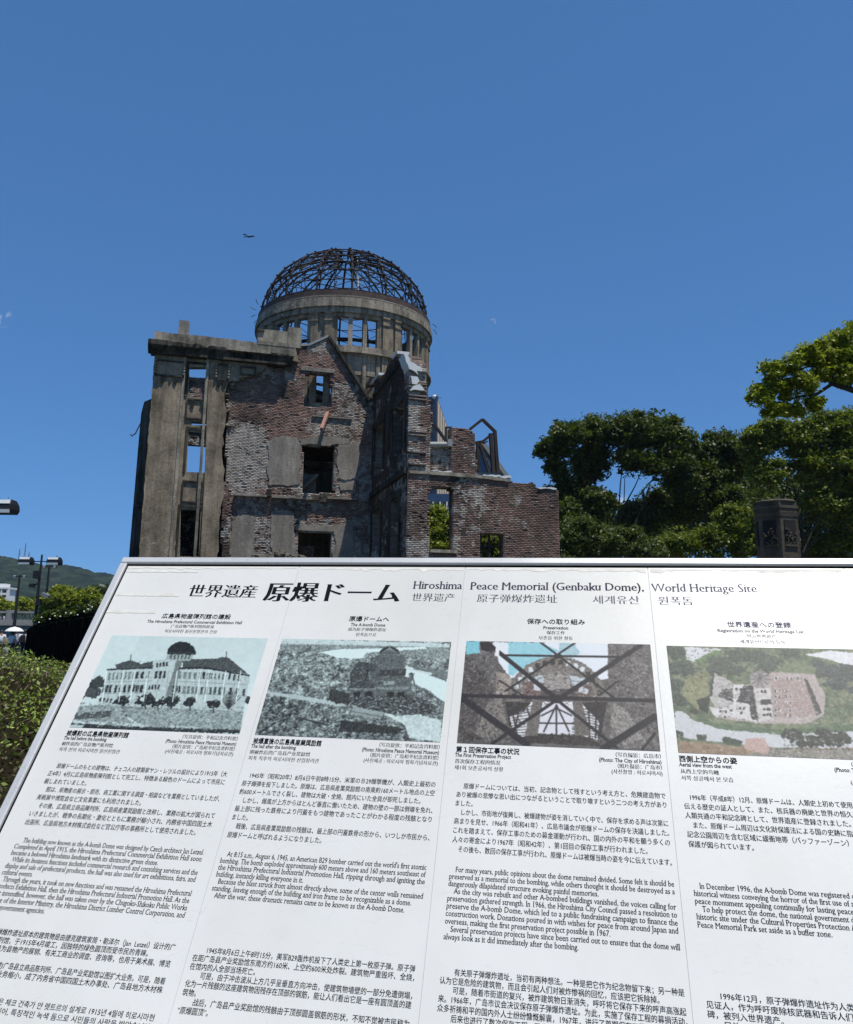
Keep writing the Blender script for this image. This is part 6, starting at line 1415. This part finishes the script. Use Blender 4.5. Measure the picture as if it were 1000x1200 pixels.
# ------------------------------------------------------------------ trees on the left bank
tree('wide light green tree on the far bank, just right of the main street lamp', (78, 75), [(60, 705, 13, 75), (75, 700, 14, 75), (92, 706, 13, 75), (105, 700, 12, 75), (116, 708, 10, 75), (82, 718, 14, 75), (60, 722, 12, 75), (100, 722, 13, 75), (118, 722, 12, 75)], 26000, .14, 'bright', trunk=.2, seed=41, group='trees on the far bank')
tree('small bright green tree between the white flats and the main street lamp', (28, 110), [(28, 708, 8, 110), (24, 713, 7, 110), (33, 713, 6, 110)], 5000, .2, 'bright', trunk=.2, seed=42, group='trees on the far bank')
tree('small yellowish tree at the far left in front of the white flats', (4, 105), [(2, 709, 8, 105), (8, 713, 8, 105), (-6, 708, 10, 105), (14, 717, 6, 105)], 6000, .2, 'bright', trunk=.2, seed=43, group='trees on the far bank')
tree('dark pine beyond the light green tree at the foot of the hill', (112, 120), [(112, 695, 9, 130), (70, 695, 9, 130), (95, 697, 8, 130), (128, 696, 10, 130), (48, 706, 9, 130)], 7000, .3, 'dark', trunk=.2, seed=44, group='trees on the far bank')

# ------------------------------------------------------------------ bridge with balustrade
def bridge():
    Y = 92.0; a = at(-60, 716, Y); b = at(46, 718, Y); zt = a[2]
    t = thing('road_bridge', ((a[0]+b[0])/2, Y, 0), 'stone-railed road bridge with a blue-grey steel girder at the left edge', 'bridge')
    h = at(0, 716, Y)[2]; zr = h; zl = at(0, 726, Y)[2]; zd = at(0, 729, Y)[2]; zg = at(0, 731, Y)[2]; zb = at(0, 746, Y)[2]
    def bx(nm, x0, x1, y0, y1, z0, z1, mt, par=t): m = MB(); m.box(x0, x1, y0, y1, z0, z1); return m.build(nm, mt, par)
    bx('handrail', a[0], b[0], Y-.25, Y+.25, zr-.22, zr, 'balus'); bx('plinth', a[0], b[0], Y-.25, Y+.25, zd, zl, 'balus'); bx('deck', a[0], b[0]+1, Y-.45, Y+9, zd-.35, zd-.002, 'balus')
    bx('girder', a[0], b[0]-.4, Y+.1, Y+8, zb, zd-.352, 'girder'); bx('girder_flange', a[0], b[0]-.4, Y-.2, Y+.3, zb-.1, zb-.002, 'steel')
    x = a[0]; k = 0
    me = None
    while x < b[0]-.3:
        if k % 8 == 0: bx('newel', x-.28, x+.28, Y-.3, Y+.3, zd+.002, zr+.12, 'balus')
        else:
            m = MB(); m.lathe([(.10, 0), (.13, .12), (.08, .3), (.08, (zr-zl)*.7), (.12, zr-zl-.2)], (x, Y, zl), 6); m.build('baluster', 'balus', t)
        x += .42; k += 1
    bx('pier', b[0]-2.5, b[0], Y+.3, Y+8, 0, zb-.11, 'balus')
bridge()
# ------------------------------------------------------------------ white flats
def flats():
    Y = 260.0; a = at(-40, 690, Y); b = at(9, 690, Y); z1 = at(0, 690, Y)[2]; 
    t = thing('apartment_block', ((a[0]+b[0])/2, Y, 0), 'white apartment block with rows of balconies below the hill at the left edge', 'building')
    m = MB(); m.box(a[0], b[0]-.3, Y+1.4, Y+6, 0, z1); wl = m.build('wall', 'white', t)
    m = MB(); m.box(at(-5, 690, Y)[0], at(2.5, 690, Y)[0], Y+2, Y+5, z1, at(0, 683.5, Y)[2]); m.build('roof_house', 'white', t)
    m = MB(); m.box(a[0]-.2, b[0]+.2, Y-.2, Y+6.2, z1, z1+.5); m.build('roof', 'white', t)
    fl = 5; hh = 1.45
    for k in range(10):
        z = z1-1.3-k*hh*1.0
        if z < 1: break
        m = MB(); m.box(a[0], b[0], Y, Y+1.38, z-.55, z+.1); m.build('balcony', 'white', t)
        for j in range(7):
            x = a[0]+(b[0]-a[0])*(j+.12)/7; m = MB(); m.box(x, x+(b[0]-a[0])/7*.76, Y+1.34, Y+1.392, z+.12, z+.12+hh*.45); m.build('window', 'navy', wl)
    for j in range(8):
        x = a[0]+(b[0]-a[0])*j/7; m = MB(); m.box(x-.18, x+.18, Y-.05, Y+1.3, 0, z1-.002); m.build('balcony_divider', 'white', t)
flats()
for (px, py, w_, h, Y, lab, rf) in ((114.5, 686, 9, 14, 190, 'small white-framed house at the foot of the hill beside the board corner', 'roofc'), (97, 690, 8, 12, 190, 'grey gabled house among the trees at the foot of the hill', 'roofc')):
    p = at(px, py, Y); s_ = Y/FPX; t = thing('house', (p[0], p[1], 0), lab, 'house')
    W_ = w_*s_/2
    m = MB(); m.box(p[0]-W_, p[0]+W_, Y, Y+6, 0, p[2]-.8); wl = m.build('wall', 'white' if px > 100 else 'balus', t)
    m = MB(); m.add([(p[0]-W_-.3, Y-.3, p[2]-.8), (p[0]+W_+.3, Y-.3, p[2]-.8), (p[0]+(0 if px < 100 else W_*.6), Y-.3, p[2]+.3), (p[0]-W_-.3, Y+6.3, p[2]-.8), (p[0]+W_+.3, Y+6.3, p[2]-.8), (p[0]+(0 if px < 100 else W_*.6), Y+6.3, p[2]+.3)], [(0, 1, 2), (5, 4, 3), (0, 3, 4, 1), (1, 4, 5, 2), (2, 5, 3, 0)]); m.build('roof', rf, t)
    for j in (-.5, .4):
        m = MB(); m.box(p[0]+W_*j-.25, p[0]+W_*j+.25, Y-.05, Y-.003, p[2]-2.1, p[2]-1.1); m.build('window', 'navy', wl)

# ------------------------------------------------------------------ street lamps
def lamp_head(t, c, wd, ht, dp, ang=0):
    cx, cy, cz = c; m = MB()
    prof_ = [(-.5, .5), (.5, .5)]
    def P3(x, y, z): return (cx+x*wd, cy+y*dp, cz+z*ht)
    m.hexa([P3(-.46, -.4, -.36), P3(.46, -.4, -.36), P3(.46, .4, -.36), P3(-.46, .4, -.36), P3(-.5, -.5, -.12), P3(.5, -.5, -.12), P3(.5, .5, -.12), P3(-.5, .5, -.12)])
    m.hexa([P3(-.5, -.5, -.118), P3(.5, -.5, -.118), P3(.5, .5, -.118), P3(-.5, .5, -.118), P3(-.48, -.46, .2), P3(.48, -.46, .2), P3(.48, .46, .2), P3(-.48, .46, .2)])
    m.hexa([P3(-.48, -.46, .202), P3(.48, -.46, .202), P3(.48, .46, .202), P3(-.48, .46, .202), P3(-.40, -.3, .5), P3(.40, -.3, .5), P3(.40, .3, .5), P3(-.40, .3, .5)])
    h = m.build('lamp_housing', 'black', t)
    for (z0, z1, y0, y1, x_) in ((.225, .47, -.49, -.42, .40), (-.35, -.14, -.50, -.52, .43)):
        m = MB(); m.hexa([P3(-x_, y0-.01, z0), P3(x_, y0-.01, z0), P3(x_, y0+.05, z0), P3(-x_, y0+.05, z0), P3(-x_, y1-.01, z1), P3(x_, y1-.01, z1), P3(x_, y1+.05, z1), P3(-x_, y1+.05, z1)]); m.build('glass_panel', 'lampglass', h)
def lamp(label, base_px, top_px, Y, hy, hx, hw, hh, extras=False, glass=True):
    b = at(base_px[0], base_px[1], Y); tp = at(top_px[0], top_px[1], Y); k = Y/FPX
    t = thing('street_lamp', (tp[0], Y, 0), label, 'street lamp', 'black twin-headed street lamps')
    x = tp[0]; zt = tp[2]; zc = at(top_px[0], hy, Y)[2]
    m = MB(); m.tube([(x, Y, 0), (x, Y, 2.2), (x, Y, zt)], [2.2*k, 1.9*k, 1.1*k], 8); m.build('pole', 'black', t)
    m = MB(); m.bar((x+hx[0]*k, Y, zc), (x+hx[1]*k, Y, zc), .9*k, 1.1*k); m.build('cross_arm', 'black', t)
    for h in hx: lamp_head(t, (x+h*k, Y, zc-.3*k), hw*k, hh*k, hw*k*.8)
    if extras:
        def e(nm, px0, py0, px1, py1, dy=.12, mt='black'):
            p = at(px0, py0, Y-dy); q = at(px1, py1, Y-dy); m = MB(); m.box(p[0], q[0], Y-dy-.12, Y-dy+.12, q[2], p[2]); m.build(nm, mt, t)
        e('loudspeaker', 40.5, 669, 46.5, 678); e('control_box', 35.5, 684, 40, 688.5); m = MB(); m.bar(at(39, 686, Y), at(46, 683.5, Y), .05, .05); m.build('bracket', 'black', t)
        m = MB(); m.bar(at(50, 696, Y-.2), at(58, 699.5, Y-.3), .16, .16); m.build('camera_housing', 'pipe', t); m = MB(); m.bar(at(45, 700, Y-.05), at(51, 697, Y-.2), .04, .04); m.build('bracket', 'black', t)
        e('junction_box', 44, 702, 48, 709)
    return t
lamp('black twin street lamp with loudspeaker and camera on its pole, rising behind the dark fence', (41, 735), (49.5, 650), 42, 658, (-17.5, 15.5), 14.5, 10.5, True)
lamp('second twin street lamp, half hidden behind the main one by the light green tree', (55, 700), (58, 664), 75, 664, (-5.5, 6.5), 3.5, 2.6)
lamp('distant thin black twin street lamp beside the white flats at left', (18, 715), (23.5, 674), 85, 675.5, (-5.5, 5.5), 3.2, 2.6)
lamp('nearest street lamp, only one of its lamp heads showing at the left edge', (-40, 735), (-26, 575), 21, 595, (-24, 34), 27, 19)
p = at(9.5, 589.5, 21); m = MB(); m.tube([p-np.array([0, 0, .02]), p+np.array([0, 0, .17])], .004, 4); l4 = [o for o in bpy.data.objects if o.get('label', '').startswith('nearest street lamp')][0]; m.build('bird_spike', 'steel', l4)

# ------------------------------------------------------------------ people by the river
def skin_body(name, verts, edges, radii, mat, parent, root=0, sub=1):
    me = bpy.data.meshes.new(name); me.from_pydata(verts, edges, []); o = bpy.data.objects.new(name, me); COL.objects.link(o)
    o.modifiers.new('skin', 'SKIN'); s_ = o.modifiers.new('sub', 'SUBSURF'); s_.levels = sub; s_.render_levels = sub
    for i, r in enumerate(radii): me.skin_vertices[0].data[i].radius = (r, r) if not isinstance(r, tuple) else r
    me.skin_vertices[0].data[root].use_root = True
    dg = bpy.context.evaluated_depsgraph_get(); m2 = bpy.data.meshes.new_from_object(o.evaluated_get(dg)); m2.name = name
    bpy.data.objects.remove(o); bpy.data.meshes.remove(me); m2.materials.clear(); m2.materials.append(MT[mat]); m2.shade_smooth()
    return obj(name, m2, parent)
def person(px, Y, h, face, label, bag=None, hat=False, holds=False, shirt='shirt'):
    b = at(px, 745, Y); b[2] = 0; t = thing('person', b, label, 'person', 'people walking by the river')
    s_ = h/1.7; ca, sa = math.cos(face), math.sin(face)
    def T(x, y, z): return (b[0]+(x*ca-y*sa)*s_, b[1]+(x*sa+y*ca)*s_, z*s_)
    # y negative = forward of the body
    hand = (.22, -.28, 1.35) if holds else (.24, -.06, .80); el = (.27, -.06, 1.12) if not holds else (.26, -.05, 1.14)
    V = [(0, 0, .95), (0, 0, 1.15), (0, 0, 1.36), (0, -.01, 1.47), (0, -.015, 1.58), (0, -.01, 1.66), (.17, 0, 1.38), el, hand, (-.17, 0, 1.38), (-.26, .03, 1.12), (-.25, -.05, .84),
         (.09, 0, .90), (.10, -.05, .50), (.10, .02, .08), (.10, -.12, .04), (-.09, 0, .90), (-.10, .05, .50), (-.10, .16, .10), (-.10, .04, .04)]
    E_ = [(0, 1), (1, 2), (2, 3), (3, 4), (4, 5), (2, 6), (6, 7), (7, 8), (2, 9), (9, 10), (10, 11), (0, 12), (12, 13), (13, 14), (14, 15), (0, 16), (16, 17), (17, 18), (18, 19)]
    Rr = [.13, .12, .13, .055, .095, .075, .06, .042, .03, .06, .042, .03, .085, .06, .042, .035, .085, .06, .042, .035]
    skin_body('body', [T(*v) for v in V], E_, [r*s_ for r in Rr], 'skin', t)
    V2 = [(0, 0, .93), (0, 0, 1.15), (0, 0, 1.38), (.18, 0, 1.39), tuple((np.array(V[6])*.35+np.array(el)*.65)), (-.18, 0, 1.39), (-.24, .02, 1.20)]
    skin_body('shirt', [T(*v) for v in V2], [(0, 1), (1, 2), (2, 3), (3, 4), (2, 5), (5, 6)], [.155*s_, .145*s_, .15*s_, .078*s_, .062*s_, .078*s_, .062*s_], shirt, t)
    V3 = [(0, 0, .95)]+V[12:15]+V[16:19]; skin_body('trousers', [T(*v) for v in V3], [(0, 1), (1, 2), (2, 3), (0, 4), (4, 5), (5, 6)], [.15*s_, .10*s_, .075*s_, .055*s_, .10*s_, .075*s_, .055*s_], 'trousers', t)
    m = MB(); c_ = T(0, .02, 1.56); m.lathe([(.02*s_, -.07*s_), (.105*s_, -.03*s_), (.115*s_, .06*s_), (.08*s_, .125*s_), (.01, .15*s_)], c_, 12); m.build('hair', 'hair', t, smooth=True)
    for sx in (-.1, .1):
        m = MB(); q = T(sx, -.015, 1.58); m.lathe([(.004, -.03), (.018, 0), (.004, .03)], q, 6); m.build('ear', 'skin', t)
    q = T(0, -.11, 1.57); m = MB(); m.lathe([(.003, -.02), (.013, -.012), (.004, .03)], q, 6); m.build('nose', 'skin', t)
    if bag:
        m = MB(); m.hexa([T(*v) for v in ((-.15, .14, .98), (.15, .14, .98), (.14, .30, 1.0), (-.14, .30, 1.0), (-.13, .13, 1.38), (.13, .13, 1.38), (.11, .26, 1.36), (-.11, .26, 1.36))]); o = m.build('backpack', bag, None); 
        tag(o, {'bag': 'blue backpack on the person at the extreme left', 'black': 'dark backpack carried by the rightmost of the walkers'}[bag], 'backpack')
    return T(*hand)
person(2, 50, 1.68, .4, 'leftmost of the riverside walkers, in a white shirt with a blue backpack', 'bag')
hnd = person(15, 48, 1.62, 2.9, 'person in a white shirt under the white parasol', None, holds=True)
person(22, 51, 1.70, -.5, 'black-haired person in white just right of the parasol holder', None)
person(29.5, 49, 1.72, 3.0, 'rightmost of the riverside walkers, in white with a dark backpack', 'black')
pt = at(17.5, 736.5, 48.0); t = thing('parasol', (pt[0], pt[1], 0), 'open white parasol held above the riverside walkers', 'parasol')
m = MB(); R_ = .50
m.lathe([(R_, -.16), (R_*.98, -.13), (R_*.8, -.04), (R_*.45, .05), (.02, .09), (.01, .12)], pt, 10); m.build('canopy', 'white', t)
m = MB(); m.tube([pt, hnd], .012, 5); m.build('shaft', 'black', t); m = MB(); m.tube([(hnd[0], hnd[1], hnd[2]+.02), (hnd[0], hnd[1], hnd[2]-.09)], .02, 6); m.build('handle', 'black', t)

# ------------------------------------------------------------------ bird
p = at(291.5, 277.5, 100); t = thing('bird', p, 'small dark soaring bird in the open sky left of the iron dome', 'bird')
def o3(x, y, z): return (p[0]+x, p[1]+y, p[2]+z)
m = MB(); m.tube([o3(.42, -.1, .0), o3(.32, -.07, .02), o3(.15, -.02, .02), o3(-.1, .02, 0), o3(-.3, .06, 0)], [.02, .07, .10, .08, .03], 8); m.build('body', 'bird', t, smooth=True)
m = MB(); m.hexa([o3(-.28, .0, 0), o3(-.62, -.05, .02), o3(-.66, .2, .02), o3(-.28, .12, 0), o3(-.28, .0, .02), o3(-.62, -.05, .03), o3(-.66, .2, .03), o3(-.28, .12, .02)]); m.build('tail', 'bird', t)
for pts in ([(0, 0, .02), (-.42, -.1, .34), (-.78, .05, .42), (-.74, .25, .40), (-.4, .25, .30), (0, .3, 0)], [(0, 0, .02), (.34, -.1, .10), (.74, .0, .12), (.72, .22, .10), (.36, .25, .08), (0, .3, 0)]):
    m = MB(); k = 6; m.add([o3(*q) for q in pts]+[o3(q[0], q[1], q[2]+.025) for q in pts], [(0, 1, 4, 5), (1, 2, 3, 4), (11, 10, 7, 6), (10, 9, 8, 7)]+[(i, k+i, k+(i+1) % k, (i+1) % k) for i in range(k)]); m.build('wing', 'bird', t)

# ------------------------------------------------------------------ summer haze over the whole site
hm = bpy.data.materials.new('haze_air'); hm.use_nodes = True; ht = hm.node_tree; ht.nodes.clear()
hv = ht.nodes.new('ShaderNodeVolumePrincipled'); hv.inputs['Color'].default_value = (0.75, 0.86, 1.0, 1); hv.inputs['Density'].default_value = 0.00009; hv.inputs['Anisotropy'].default_value = 0.2
hmo = ht.nodes.new('ShaderNodeOutputMaterial'); ht.links.new(hv.outputs[0], hmo.inputs['Volume']); MT['haze'] = hm
m = MB(); m.box(-2510, 2510, -210, 2410, -1.0, 185); m.build('haze', 'haze', kind='stuff')
